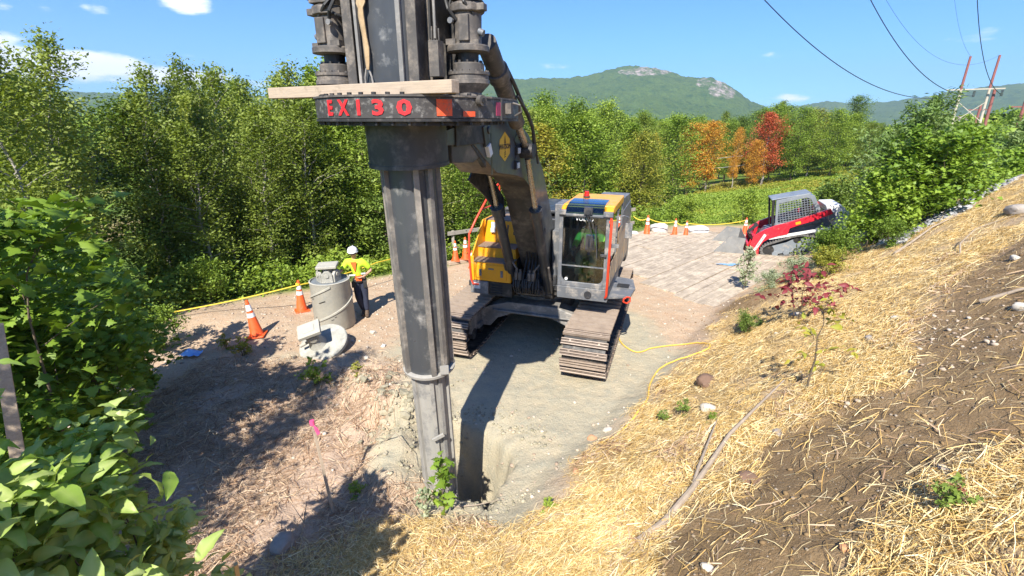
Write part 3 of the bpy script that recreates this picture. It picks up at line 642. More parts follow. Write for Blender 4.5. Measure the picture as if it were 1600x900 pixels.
mb = MB(); mb.b2(-1.26, -.86, -1.44, -1.2, 1.20, 1.48); mb.build('corner_bumper', lightgrey, rig, bevel=.015)
mb = MB(); mb.box((-1.10, -1.45, 1.38), (.15, .02, .13)); mb.build('marker_lamp', lens, rig, bevel=.008)
mb = MB(); mb.b2(-.86, -.34, -1.38, -.95, 1.17, 1.48)
for k in range(4): mb.box((-.68, -1.39, 1.24+k*.055), (.26, .02, .02))
mb.build('step_base', dark, rig, bevel=.01)
mb = MB(); mb.tube([(-1.05, -1.46, 1.42), (-1.18, -1.47, 1.42), (-1.23, -1.46, 1.52), (-1.27, -1.44, 2.1), (-1.27, -1.40, 2.48), (-1.2, -1.2, 2.75), (-1.05, -.75, 3.25), (-.95, -.45, 3.42), (-.9, .1, 3.42), (-.9, .1, 2.85)], .022, 10)
mb.tube([(-.95, -.45, 3.42), (-.95, -.45, 2.86)], .02, 8); mb.tube([(-1.15, -1.02, 2.92), (-1.15, .1, 2.92), (-1.15, .1, 2.6)], .016, 8); mb.build('handrail', redrail, rig, smooth=True)
# --- boom
BW = .28
top = [(-5.35, 4.60), (-4.7, 4.69), (-3.9, 4.71), (-3.45, 4.705), (-3.1, 4.69), (-2.72, 4.62), (-2.35, 4.48), (-2.0, 4.28), (-1.7, 4.07), (-1.42, 3.85), (-1.0, 3.33), (-.64, 2.85), (-.25, 2.25), (.08, 1.70), (.05, 1.42)]
bot = [(-.35, 1.35), (-.62, 1.5), (-.9, 1.78), (-1.40, 2.52), (-1.62, 2.88), (-1.88, 3.30), (-2.2, 3.60), (-2.55, 3.78), (-2.85, 3.86), (-3.25, 3.92), (-3.82, 4.00), (-4.25, 4.22), (-4.6, 4.42), (-5.35, 4.44)]
mb = MB(); mb.prism(top+bot, -BW, BW); n = len(mb.f)
nt = len(top)
mb.mi = [0, 0]+[1 if (k >= nt) else 0 for k in range(nt+len(bot))]
bo = mb.build('boom', [slate, belly], rig, bevel=.008)
mb = MB(); mb.prism([(-4.05, 4.0), (-4.05, 4.72), (-4.0, 4.72), (-4.0, 4.0)], BW, BW+.004); mb.build('weld_seam', char, bo)
mb = MB(); mb.prism([(-5.2, 4.24), (-5.2, 4.70), (-4.25, 4.70), (-4.30, 4.28), (-4.6, 4.20)], -.40, BW-.02); mb.build('boom_head', belly, bo, bevel=.01)
mb = MB(); mb.prism([(-3.2, 3.8), (-3.0, 3.98), (-2.2, 3.75), (-1.6, 3.3), (-1.5, 2.9), (-2.0, 3.1), (-2.6, 3.5)], -.46, -.43); mb.build('cylinder_guard', dark, bo, bevel=.004)
mb = MB(); mb.box((-.02, -.35, 1.45), (.9, .6, .12)); 
for x in (-.5, -.30, .30, .48): mb.prism([(-.55, 1.3), (-.45, 2.0), (-.1, 2.25), (.3, 2.0), (.5, 1.3)], x-.02, x+.02)
mb.build('boom_foot_bracket', char, rig, bevel=.01)
mb = MB(); mb.cyl((-.5, -.1, 1.9), (.52, -.1, 1.9), .10); mb.build('boom_foot_pin', dark, rig)
def seg(a, b, t): return tuple(a[i]+(b[i]-a[i])*t for i in range(3))
for x in (-.37, .37):
    T_, B_ = (x, -2.74, 4.24), (x, -1.02, 1.22)
    pt = thing('lift_cylinder', 'x', 'x'); del pt['label'], pt['category']; pt.parent = rig
    mb = MB(); mb.cyl(seg(T_, B_, .04), seg(T_, B_, .42), .047, n=16); mb.build('piston_rod', chrome, pt, smooth=True)
    mb = MB(); mb.cyl(seg(T_, B_, .345), seg(T_, B_, .97), .095, n=20); mb.cyl(seg(T_, B_, .34), seg(T_, B_, .385), .118, n=20); mb.build('cylinder_barrel', char, pt, smooth=True)
    mb = MB(); mb.cyl((x-.09, T_[1], T_[2]), (x+.13 if x > 0 else x+.09, T_[1], T_[2]), .115, n=20); mb.build('cylinder_eye', dark, pt, smooth=True); mb = MB(); mb.cyl((x-.09, -.98, 1.2), (x+.09, -.98, 1.2), .11, n=20); mb.build('cylinder_eye', dark, pt, smooth=True)
    mb = MB()
    for q in (.05, -.05):
        mb.tube([seg((x+q+.03, -1.86, 3.02), (x+q, -1.2, 1.9), .2), (x+q*.8, -1.75, 2.45), (x+q, -1.45, 2.05), (x*.75, -1.5, 1.98), (x*.5, -1.52, 1.86), (x*.48, -1.5, 1.7)], .019, 8)
    mb.tube([(x+.09*(1 if x > 0 else -1), -1.5, 1.95), (x+.1*(1 if x > 0 else -1), -1.25, 1.55), (x+.08*(1 if x > 0 else -1), -1.15, 1.3)], .028, 8)
    mb.build('hydraulic_pipe', brown, pt, smooth=True)
for x in (-.2, -.12, .08, .16): mb = MB(); mb.box((x, -1.5, 1.72), (.06, .10, .16)); mb.cyl((x, -1.5, 1.78), (x, -1.5, 1.86), .022); mb.build('valve_block', brown, rig, bevel=.006)
mb = MB(); mb.box((0, -1.2, 1.30), (.5, .3, .08)); mb.build('manifold', brown, rig, bevel=.006)
mb = MB(); rnd = random.Random(5)
for k in range(12):
    x = -.26+k*.048; mb.tube([(x, -1.5, 1.66), (x+rnd.uniform(-.03, .03), -1.56, 1.5), (x*.9, -1.5, 1.36), (x*.8+rnd.uniform(-.04, .04), -1.2, 1.28), (x*.7, -.9, 1.34)], .017, 8)
for k in range(5):
    x = .24-k*.1; mb.tube([(x, -1.35, 1.3), (x*.8, -1.3, 1.6), (x*.7, -1.1, 1.95), (x*.6, -1.15, 2.3)], .02, 8)
mb.build('hydraulic_hoses', rubber, rig, smooth=True)
# upper positioning cylinder and hoses
pt = thing('tilt_cylinder', 'x', 'x'); del pt['label'], pt['category']; pt.parent = rig
a, b = (.50, -4.55, 5.40), (.36, -2.62, 4.22)
mb = MB(); mb.cyl(seg(a, b, -.1), seg(a, b, .62), .115, n=24); mb.cyl(seg(a, b, .1), seg(a, b, .17), .14, n=24); mb.build('cylinder_barrel', brown, pt, smooth=True)
mb = MB(); mb.cyl(seg(a, b, .6), seg(a, b, 1), .06, n=16); mb.build('piston_rod', chrome, pt, smooth=True)
mb = MB(); mb.tube([(.50, -4.65, 5.40), (.58, -4.3, 5.32), (.60, -4.0, 5.12), (.58, -3.6, 4.90), (.55, -3.2, 4.74), (.50, -2.85, 4.60), (.46, -2.62, 4.35)], .026, 10); mb.tube([(.60, -3.9, 5.0), (.60, -3.4, 4.78), (.5, -2.9, 4.66), (.42, -2.5, 4.5), (.40, -2.3, 4.25), (.38, -2.1, 4.0)], .02, 8); mb.build('boom_hose', rubber, rig, smooth=True)
for c in ((.30, -2.98, 4.26), (.30, -3.02, 4.04)): mb = MB(); mb.box(c, (.05, .13, .12)); mb.build('work_lamp_housing', rubber, bo, bevel=.008)
for c in ((.335, -2.99, 4.26), (.335, -3.03, 4.04)): mb = MB(); mb.box(c, (.02, .10, .085)); mb.build('work_lamp', lens, bo, bevel=.006)
mb = MB(); mb.tube([(BW+.01, -3.0, 4.2), (BW+.012, -3.07, 4.14), (BW+.012, -3.08, 4.1)], .006); mb.tube([(BW+.01, -3.0, 4.32), (BW+.012, -3.12, 4.42), (BW+.012, -2.9, 4.55), (BW+.01, -2.8, 4.62)], .006); mb.build('lamp_cable', rubber, bo)
mb = MB(); mb.box((BW+.03, -4.2, 4.33), (.06, .10, .16), (.5, 0, 0)); mb.build('flood_lamp', white, bo, bevel=.008)
mb = MB(); mb.box((BW+.0, -4.28, 4.52), (.08, .16, .26), (.3, 0, 0)); mb.cyl((BW, -4.22, 4.58), (BW+.06, -4.22, 4.58), .05); mb.build('lamp_bracket', char, bo, bevel=.01)
# hexagonal yellow emblem on the boom side
ly, lz = -3.50, 4.34
badge_y = mat('emblem_yellow', (.72, .42, .02), (.66, .36, .02), .45, 0, 5, .02, 50)
mb = MB(); mb.prism([(ly-.215, lz+.10), (ly, lz+.205), (ly+.215, lz+.10), (ly+.215, lz-.10), (ly, lz-.205), (ly-.215, lz-.10)], BW, BW+.004); em = mb.build('emblem', badge_y, bo)
ink = mat('ink_black', (.05, .022, .01), None, .6)
text_mb('WATSON', .098, frame((BW+.006, ly, lz), (0, 1, 0), (0, 0, 1)), ink, 'lettering', em, .001, .003, 1.15)
mb = MB(); mb.prism([(ly-.035, lz+.045), (ly, lz+.16), (ly+.035, lz+.045), (ly+.02, lz+.045), (ly, lz+.11), (ly-.02, lz+.045)], BW+.004, BW+.006); mb.prism([(ly-.005, lz-.10), (ly-.005, lz+.15), (ly+.005, lz+.15), (ly+.005, lz-.10)], BW+.004, BW+.0065)
for k in range(3): mb.prism([(ly-.03, lz-.08-k*.03), (ly+.03, lz-.065-k*.03), (ly+.03, lz-.078-k*.03), (ly-.03, lz-.093-k*.03)], BW+.004, BW+.006)
mb.build('drill_symbol', ink, em)
# ---------------------------------------------------------------- drilling attachment (parts of the same machine)
TX, TY, TR = .09, -5.68, .93
tabm = mat('scraped_table_iron', (.06, .053, .047), (.035, .031, .028), .5, 0, 5, .12, 60, ((.33, .31, .28), .45, 14), stretch=(1, 1, 4))
rt = thing('rotary_table', 'x', 'x'); del rt['label'], rt['category']; rt.parent = rig
def circ(r, a0=0, a1=360, n=48, cx=TX, cy=TY): return [(cx+r*math.sin(math.radians(a)), cy-r*math.cos(math.radians(a))) for a in np.linspace(a0, a1, n+1)[:n if a1-a0 == 360 else n+1]]
def table_outline(r, g=0):
    p = circ(r, -150, 62, 26); return p+[(TX+r*.88+g+.10, TY-.20), (TX+.94+g, TY+.45), (TX+.80+g, TY+.95), (TX-.1, TY+1.0)]
mb = MB(); mb.prism(table_outline(TR), 4.715, 4.885, 'xy'); mb.build('table_housing', tabm, rt, bevel=.004)
mb = MB(); mb.prism(table_outline(TR+.012), 4.887, 4.903, 'xy'); mb.build('top_plate', brown, rt)
mb = MB(); mb.prism(table_outline(TR+.008), 4.69, 4.713, 'xy'); mb.prism(circ(TR-.06), 4.655, 4.689, 'xy')
for a in range(0, 360, 9): x, y = TX+(TR-.03)*math.sin(math.radians(a)), TY-(TR-.03)*math.cos(math.radians(a)); mb.cyl((x, y, 4.66), (x, y, 4.69), .016, n=6)
mb.build('bolt_ring', dark, rt)
def on_rim(px_angle): a = math.radians(px_angle); return (TX+TR*math.sin(a), TY-TR*math.cos(a)), a
def rim_patch(name, a0, a1, z0, z1, material, parent, off=.003):
    mb = MB(); n = 6; v = []
    for r in (TR+off, TR+off+.003):
        for k in range(n+1):
            a = math.radians(a0+(a1-a0)*k/n); v += [(TX+r*math.sin(a), TY-r*math.cos(a), z0), (TX+r*math.sin(a), TY-r*math.cos(a), z1)]
    m = 2*(n+1); f = []
    for k in range(n):
        f.append((2*k, 2*k+2, 2*k+3, 2*k+1)); f.append((m+2*k, m+2*k+1, m+2*k+3, m+2*k+2))
        f.append((2*k, m+2*k, m+2*k+2, 2*k+2)); f.append((2*k+1, 2*k+3, m+2*k+3, m+2*k+1))
    f.append((0, 1, m+1, m)); f.append((2*n, m+2*n, m+2*n+1, 2*n+1))
    mb.add(v, f); return mb.build(name, material, parent)
mbt = []
for ch, ang, w in (('E', -20.5, 1.0), ('X', -9.5, .95), ('1', .5, 1.2), ('3', 11.5, 1.5), ('0', 25, 1.6)):
    a = math.radians(ang); r = TR+.004
    mbt.append(text_mb(ch, .17 if ch in 'EX' else .165, frame((TX+r*math.sin(a), TY-r*math.cos(a), 4.795), (math.cos(a), math.sin(a), 0), (0, 0, 1)), stencil, 'stencil_lettering', rt, .002, .006, w*.95))
rim_patch('orange_decal', 41.5, 50, 4.735, 4.868, orange_mark, rt); rim_patch('orange_decal', 56.5, 64.5, 4.730, 4.775, orange_mark, rt)
mb = MB(); mb.box((TX+TR*.88+.105, TY-.02, 4.80), (.012, .13, .12), (0, 0, -.05)); mb.build('faded_decal', mat('faded_pink', (.42, .04, .10), (.3, .04, .09), .6, 0, 14), rt)
(bx, by), a = on_rim(68)
mb = MB(); mb.cyl((bx, by, 4.865), (bx+.05*math.sin(a), by-.05*math.cos(a), 4.865), .045); mb.build('bolt_boss', brown, rt); mb = MB(); mb.cyl((bx+.052*math.sin(a), by-.052*math.cos(a), 4.865), (bx+.06*math.sin(a), by-.06*math.cos(a), 4.865), .022); mb.build('bolt_head', dark, rt)
mb = MB(); mb.b2(TX+.93, TX+.99, TY+.15, TY+.22, 4.76, 4.86); mb.tube([(TX+.99, TY+.2, 4.86), (TX+1.06, TY+.22, 4.84), (TX+1.07, TY+.24, 4.78), (TX+1.0, TY+.24, 4.74)], .01); mb.b2(TX+.90, TX+.935, TY+.02, TY+.06, 4.70, 4.90); mb.build('shackle_lug', brown, rt)
# bolts on the top plate
mb = MB()
for a in range(-80, 75, 8): x, y = TX+(TR-.06)*math.sin(math.radians(a)), TY-(TR-.06)*math.cos(math.radians(a)); mb.cyl((x, y, 4.903), (x, y, 4.925), .02, n=6)
mb.build('plate_bolts', dark, rt)
mb = MB(); mb.b2(-.34, .30, -5.15, -4.3, 4.42, 4.69); mb.prism([(-5.1, 4.69), (-4.2, 4.69), (-4.2, 4.1), (-4.5, 4.3)], .20, .27); mb.build('table_bracket', dark, rt, bevel=.01)
def motor(name, x, y, mir=1, top=1.5):
    r = thing(name, 'x', 'x'); del r['label'], r['category']; r.parent = rig; z = 4.90
    mb = MB(); mb.lathe((x, y, z), [(.13, 0), (.13, .02), (.12, .05), (.19, .12), (.20, .13), (.20, .165), (.19, .17), (.19, .205), (.20, .21), (.20, .235)], 32)
    for k in range(16): a = k*math.pi/8; mb.cyl((x+.18*math.cos(a), y+.18*math.sin(a), z+.235), (x+.18*math.cos(a), y+.18*math.sin(a), z+.25), .014, n=6)
    mb.lathe((x, y, z+.235), [(.15, 0), (.15, .07), (.14, .08)], 28)
    mb.build('gearbox', brown, r, smooth=True, angle=30)
    mb = MB(); mb.cyl((x, y, z+.30), (x, y, z+.42), .10, n=24)
    for k in range(10): a = k*math.pi/5; mb.cyl((x+.125*math.cos(a), y+.125*math.sin(a), z+.31), (x+.125*math.cos(a), y+.125*math.sin(a), z+.335), .014, n=6)
    mb.build('drive_neck', dark, r)
    mb = MB(); mb.lathe((x, y, z+.40), [(.14, 0), (.20, .01), (.20, .055), (.19, .065), (.13, .07)], 32); mb.box((x+.12*mir, y-.08, z+.49), (.10, .10, .05)); mb.box((x-.12*mir, y-.08, z+.48), (.07, .07, .04))
    mb.build('flange', brown, r, smooth=True, angle=30)
    mb = MB(); mb.lathe((x, y, z+.47), [(.135, 0), (.13, .02), (.135, .26), (.12, .28)], 12); mb.box((x-.02*mir, y-.12, z+.60), (.10, .06, .22)); mb.build('motor_body', brown, r, bevel=.008)
    mb = MB(); mb.lathe((x, y, z+.73), [(.15, 0), (.165, .01), (.165, .07), (.14, .09)], 10); mb.box((x-.15*mir, y-.04, z+.77), (.10, .09, .06)); mb.box((x, y-.05, z+.95), (.22, .2, .25)); mb.box((x+.05, y, z+1.25), (.17, .17, .4)); mb.cyl((x-.1*mir, y-.1, z+.86), (x-.1*mir, y-.1, z+1.2), .06); mb.build('valve_cap', brown, r, bevel=.01)
    mb = MB(); rr = random.Random(int(x*100)+7)
    for k in range(8):
        a = rr.uniform(0, 6.28); p = Vector((x+.13*math.cos(a), y+.13*math.sin(a), z+.62+.05*k)); q = p+Vector((mir*rr.uniform(-.12, .22), rr.uniform(-.1, .1), .2)); s_ = q+Vector((-mir*rr.uniform(0, .15), .05, .3)); u = s_+Vector((mir*.1, .1, .7))
        mb.tube([p, p.lerp(q, .5)+Vector((0, -.05, -.02)), q, s_, u], .017, 8)
    mb.build('hydraulic_hose', rubber, r, smooth=True)
    mb = MB(); mb.cyl((x-.17*mir, y-.02, z+.56), (x-.12*mir, y-.02, z+.58), .03); mb.cyl((x+.1*mir, y-.14, z+.66), (x+.1*mir, y-.17, z+.66), .025); mb.build('hose_fitting', lightgrey, r)
motor('drive_motor', -.62, -5.92, 1); motor('drive_motor', .68, -5.62, -1); motor('drive_motor', -.42, -5.20, 1)
# mast: boxed guide column around the telescoping bar
mst = thing('mast', 'x', 'x'); del mst['label'], mst['category']; mst.parent = rig
steelb = mat('mast_steel', (.07, .074, .08), (.045, .047, .05), .42, .25, 3, .06, 40, ((.30, .29, .27), .35, 3), stretch=(1, 1, .25))
mb = MB(); mb.prism([(-.24, -6.0), (-.17, -6.07), (.22, -6.07), (.30, -6.0), (.30, -5.5), (-.24, -5.5)], 4.905, 8.2, 'xy'); mb.build('mast_casing', steelb, mst, bevel=.006)
mb = MB()
for x in (-.335, .33): mb.b2(x-.05, x+.05, -6.06, -6.04, 4.905, 8.2); mb.b2(x-.012, x+.012, -6.04, -5.8, 4.905, 8.2); mb.b2(x-.05, x+.05, -5.80, -5.78, 4.905, 8.2)
mb.build('guide_rail', brown, mst, bevel=.004)
mb = MB(); mb.b2(.20, .245, -6.095, -6.068, 4.905, 8.2); mb.b2(-.235, -.205, -6.095, -6.055, 4.905, 8.2); mb.build('wear_strip', framem, mst, bevel=.003)
mb = MB(); mb.b2(-.45, .60, -5.5, -5.45, 4.905, 8.2); mb.b2(.42, .44, -5.9, -5.5, 5.4, 8.2); mb.prism([(-5.9, 4.905), (-5.5, 4.905), (-5.5, 5.6), (-5.6, 5.6), (-5.9, 5.1)], -.47, -.44); mb.prism([(-5.5, 4.905), (-5.1, 4.905), (-5.5, 6.2)], -.3, .3); mb.build('mast_back_plate', dark, mst, bevel=.004)
mb = MB(); mb.b2(.43, .53, -5.95, -5.83, 5.08, 5.38)
for k in range(4): mb.cyl((.445+k*.024, -5.9, 5.38), (.45+k*.022, -5.9, 5.50-.02*(k % 2)), .008, n=6)
mb.build('rope_socket', brown, mst, bevel=.006)
mb = MB(); mb.tube([(.48, -5.9, 5.40), (.475, -5.9, 8.2)], .013, 8); mb.build('wire_rope', framem, mst)
mb = MB()
for k, x in enumerate((-.52, -.50, -.47)): mb.tube([(x, -5.75-.05*k, 5.0+.1*k), (x-.03, -5.85, 5.5), (x+.02, -5.8, 6.0), (x, -5.7, 8.2)], .016, 8)
mb.tube([(-.75, -5.8, 5.72), (-.6, -6.02, 5.70), (-.45, -6.05, 5.62), (-.40, -5.95, 5.60)], .014, 8)
mb.tube([(.82, -5.6, 5.7), (.72, -5.9, 5.9), (.66, -5.9, 6.2)], .03, 8); mb.build('mast_hose', rubber, mst, smooth=True)
# telescoping bar
kel = thing('kelly_bar', 'x', 'x'); del kel['label'], kel['category']; kel.parent = rig
kmat = mat('worn_bar_steel', (.052, .056, .062), (.085, .09, .095), .36, .2, 2.2, .08, 45, ((.30, .285, .26), .42, 3), stretch=(1, 1, .16))
krib = mat('rubbed_rib_steel', (.20, .18, .155), (.11, .105, .10), .5, .15, 3, .12, 45, ((.34, .30, .25), .6, 3), stretch=(1, 1, .2))
kmat2 = mat('mud_coated_steel', (.25, .24, .22), (.36, .34, .30), .6, .05, 3, .2, 40, ((.12, .12, .125), .5, 4), stretch=(1.6, 1.6, .3))
def kc(z): return (.025+.012*(z/4.6), -5.50-.058*z)
def kax(z0, z1): a, b = kc(z0), kc(z1); return (a[0], a[1], z0), (b[0], b[1], z1)
a, b = kax(4.28, 4.69); mb = MB(); mb.cyl(a, b, .405, n=64); mb.cyl(*kax(4.262, 4.30), .412, n=64); mb.build('sleeve', mat('sleeve_iron', (.05, .052, .055), (.035, .036, .038), .45, .2, 3, .08, 40, ((.16, .15, .14), .5, 3)), kel, smooth=True)
def bar(z0, z1, r, ribs, name, material, rw, rd, ribm=None):
    a, b = Vector(kax(z0, z1)[0]), Vector(kax(z0, z1)[1]); L = (b-a).length; ax = (b-a).normalized()
    mb = MB(); mb.cyl(a, b, r, n=48); mb.build(name, material, kel, smooth=True)
    mb = MB(); q = Vector((0, 0, 1)).rotation_difference(ax).to_matrix()
    for ang in ribs:
        t = math.radians(ang); rotm = q @ Matrix.Rotation(t, 3, 'Z')
        mb.box((a+b)/2+rotm @ Vector((0, -(r+rd/2-.01), 0)), (rw, rd, L-.01), rotm)
    mb.build(name.replace('tube', 'rib'), ribm or material, kel, bevel=.004)
bar(1.84, 4.27, .265, (-62, -33, 40, 70, 118, 147, 190, 235, 280), 'outer_tube', kmat, .06, .055, krib)
bar(-1.35, 1.84, .200, (-58, -30, 32, 60, 100, 150, 200, 250), 'inner_tube', kmat2, .05, .045)
mb = MB(); a, b = kax(1.80, 1.86); mb.lathe(a, [(.25, 0), (.315, .012), (.32, .045), (.28, .055)], 40, Vector(b)-Vector(a)); mb.box((a[0]+.29, a[1]-.16, 1.90), (.10, .04, .10), (0, 0, .5)); mb.build('collar', kmat2, kel, smooth=True)
a, b = kax(.86, 1.0); mb = MB(); mb.box((a[0]+.17, a[1]-.24, .93), (.16, .03, .05), (0, -.4, .6)); mb.build('retaining_lug', kmat2, kel, bevel=.006)
mb = MB(); mb.cyl(*kax(-1.7, -1.3), .42, n=40); mb.build('drill_bucket', kmat2, kel)
# loose timber beam lying on the table
wood = mat('weathered_timber', (.46, .36, .26), (.34, .27, .20), .8, 0, 5, .5, 30, ((.22, .17, .12), .4, 8), stretch=(1, 14, 14))
def rigpt(x, y, z): c, s = math.cos(R(-19)), math.sin(R(-19)); return Vector((.77+x*c-y*s, 10.54+x*s+y*c, z))
a, b = rigpt(-1.30, -6.08, 4.957), rigpt(.93, -6.46, 4.957)
mb = MB(); L = (b-a).length; mb.box((0, 0, 0), (L, .11, .10)); bm = mb.build('timber_beam', wood, bevel=.006)
bm.location = (a+b)/2; bm.rotation_euler = (0, 0, math.atan2(b.y-a.y, b.x-a.x)); tag(bm, 'long squared timber beam lying across the top of the dark drill table', 'timber beam')
# webbing sling
web = mat('tan_webbing', (.46, .33, .19), (.34, .24, .13), .85, 0, 20, .5, 120)
sl = thing('lifting_sling', 'dirty tan webbing sling hanging down the front of the drill mast', 'sling', rigpt(-.12, -6.10, 5.02), R(-19))
mb = MB(); prof = [(3.2, .04), (2.0, .045), (1.1, .042), (.92, .05), (.78, .043), (.66, .052), (.62, .03), (.56, .034), (.40, .028), (.30, .034), (.18, .026), (.12, .018)]
rg = random.Random(3); v = []; 
for k, (z, w) in enumerate(prof):
    x = .012*math.sin(z*9)+(.02 if z > 1 else 0)*(z-1); y = -.012-.01*math.sin(z*13); v += [(x-w, y, z), (x-w*.2, y-.018, z), (x+w*.5, y-.004, z), (x+w, y-.014, z), (x+w*.9, y+.004, z), (x-w*.9, y+.014, z)]
f = [(k*6+i, k*6+(i+1) % 6, k*6+6+(i+1) % 6, k*6+6+i) for k in range(len(prof)-1) for i in range(6)]
mb.add(v, f); mb.build('webbing', web, sl, smooth=True)
mb = MB(); mb.tube([(-.045, 0, -.06), (-.035, -.01, .06), (-.015, -.012, .13), (.012, -.012, .13), (.035, -.01, .06), (.045, 0, -.06)], .009, 8); mb.cyl((-.05, -.005, -.05), (.055, -.005, -.05), .01); mb.build('shackle', framem, sl, smooth=True)
mb = MB(); mb.prism([(-.05, -.09), (.06, -.09), (.03, .03), (-.02, .03)], -.005, .018, 'xz'); mb.build('pad_eye', dark, mst).location = (-.12, -6.10, 5.0)
# ---------------------------------------------------------------- foliage
RS = np.random.RandomState(11)
def frames(n, rs, up=.6, droop=0.0):
    nrm = rs.normal(size=(n, 3)); nrm[:, 2] = np.abs(nrm[:, 2])+up; nrm /= np.linalg.norm(nrm, axis=1)[:, None]
    t = rs.normal(size=(n, 3)); t[:, 2] -= droop; t -= nrm*(t*nrm).sum(1)[:, None]; t /= np.linalg.norm(t, axis=1)[:, None]
    return t, np.cross(nrm, t), nrm
def stamp(P, fr, S, tv, tf, k):
    """stamp template vertices tv (p,3) at P with frames fr and scale S"""
    t, b, nn = fr; n = len(P); S = np.broadcast_to(np.asarray(S, float), (n,))
    V = P[:, None, :]+(tv[None, :, 0:1]*t[:, None, :]+tv[None, :, 1:2]*b[:, None, :]+tv[None, :, 2:3]*nn[:, None, :])*S[:, None, None]
    F = (tf[None]+(np.arange(n)*len(tv))[:, None, None]).reshape(-1, k); return V.reshape(-1, 3), F
OVAL = (np.array([[-.5, 0, 0], [-.05, .27, .04], [.5, 0, -.03], [-.05, -.27, .04]]), np.array([[0, 1, 2, 3]]), 4)
NARROW = (np.array([[-.5, 0, 0], [0, .13, .02], [.5, 0, -.08], [0, -.13, .02]]), np.array([[0, 1, 2, 3]]), 4)
_m = [(.0, 0), (.05, .22), (-.02, .46), (.2, .36), (.30, .55), (.42, .30), (.60, .30), (.62, .16), (1.0, 0)]
_pts = _m+[(x, -y) for x, y in _m[-2:0:-1]]
MAPLE = (np.array([[.36, 0, .05]]+[[x, y, -.10*abs(y)-.08*max(0, x-.5)] for x, y in _pts]), np.array([[0, 1+i, 1+(i+1) % len(_pts)] for i in range(len(_pts))]), 3)
def big_leaf(n=8, w=.25):
    V = []; F = []; tone = []
    for k in range(n+1):
        t = k/n; x = t; hw = w*math.sin(math.pi*min(1, t**.78))**.9*(1-.12*t); z = .10*math.sin(t*2.6)-.16*t*t
        V += [(x, 0, z), (x+.03, hw, z+.07*hw/w*(1+.5*math.sin(k*2.1))), (x+.03, -hw, z+.07*hw/w*(1+.5*math.cos(k*2.3)))]; tone += [.22, -.04+.05*(k % 2), -.04+.05*(k % 2)]
    for k in range(n):
        a, b = 3*k, 3*k+3; F += [(a, b, b+1), (a, b+1, a+1), (a, a+2, b+2), (a, b+2, b)]
    return np.array(V), np.array(F), 3, np.array(tone)
BIG = big_leaf()
MAPLE = MAPLE+(np.array([.16]+[0.0]*(len(MAPLE[0])-1)),)
def tree_data(seed, H, Rr, base=.2, nl=34, tw=7, lv=26, leaf=.13, tmpl=OVAL, up=(.5, 1.1), shape='oval', lean=0, spread=.16, tr=.010, wob=.03, droop=0, multi=1, leafvar=.35, ups=.6, airy=False):
    rs = np.random.RandomState(seed); mb = MB(); Ps = []; out = []
    for mstem in range(multi):
        a0 = rs.rand()*6.28; off = Vector((math.cos(a0), math.sin(a0), 0))*(0 if multi == 1 else Rr*.12)
        sp = Vector((math.cos(a0), math.sin(a0), 0))*(0 if multi == 1 else Rr*rs.uniform(.2, .55))
        hh = H*(1 if mstem == 0 else rs.uniform(.6, .95))
        K = 9; tp = []
        for k in range(K):
            f = k/(K-1); tp.append(off+sp*f**1.3+Vector((rs.normal()*wob*H*f**.5*.6+lean*H*f*f, rs.normal()*wob*H*f**.5*.6, hh*f)))
        r0 = max(.012, tr*hh); mb.tube(tp, [r0*(1-.9*k/(K-1)) for k in range(K)], 7)
        def tpt(t): s = t*(K-1); i = min(int(s), K-2); return tp[i].lerp(tp[i+1], s-i)
        n_l = max(4, nl//multi)
        for i in range(n_l):
            t = base+(1-base)*((i+rs.rand())/n_l)**.9; t = min(t, .985)
            q = (t-base)/(1-base)
            if shape == 'oval': pr = math.sin(math.pi*(q*.86+.10))**.7
            elif shape == 'cone': pr = (1-q)**.75*.95+.08
            elif shape == 'spire': pr = (.35+.65*math.sin(math.pi*(q*.8+.12)))*(1-q**3*.75)
            else: pr = .75+.25*math.sin(q*5)
            L = Rr*pr*rs.uniform(.65, 1.15); az = i*2.399+rs.rand()*.9; el = rs.uniform(*up)*(.6+.7*q)
            s = tpt(t); d = Vector((math.cos(az)*math.cos(el), math.sin(az)*math.cos(el), math.sin(el)))
            lp = [s+d*L*f+Vector((rs.normal()*.05*L, rs.normal()*.05*L, (-.10-droop)*L*f*f)) for f in (0, .33, .66, 1)]
            mb.tube(lp, [max(.003, r0*.35*(1-t*.5)*(1-.28*k)) for k in range(4)], 5, cap=False)
            for j in range(tw):
                f = .22+.78*(j+rs.rand())/tw; u = f*3; k0 = min(int(u), 2); bpt = lp[k0].lerp(lp[k0+1], u-k0)
                dd = (d*.6+Vector(rs.normal(size=3))*.7+Vector((0, 0, .15-droop))); dd.normalize(); tl = L*rs.uniform(.18, .42)
                lq = max(3, int(lv*(1.2-.75*q))) if airy else lv
                fs = rs.rand(lq)[:, None]; A = np.array(bpt)[None]+np.array(dd)[None]*fs*tl+rs.normal(size=(lq, 3))*spread*(.55+.25*L)
                Ps.append(A)
    P = np.concatenate(Ps); n = len(P); fr = frames(n, rs, ups, droop)
    S = leaf*(1+leafvar*rs.normal(size=n)).clip(.45, 1.8)
    V, F = stamp(P, fr, S, tmpl[0], tmpl[1], tmpl[2])
    # clump tone: each leaf its own tone plus a slow variation over the crown
    slow = vnoise(P[:, 0]*1.3+P[:, 2]*.7, P[:, 1]*1.3+P[:, 2]*1.1, seed)
    rnd = np.clip(.15+.45*slow+.4*rs.rand(n), 0, 1); rv = np.repeat(rnd, len(tmpl[0]))
    if len(tmpl) > 3: rv = np.clip(rv+np.tile(tmpl[3], len(rnd)), 0, 1)
    return mb, V, F, rv, len(tmpl) > 3
TREES = 0
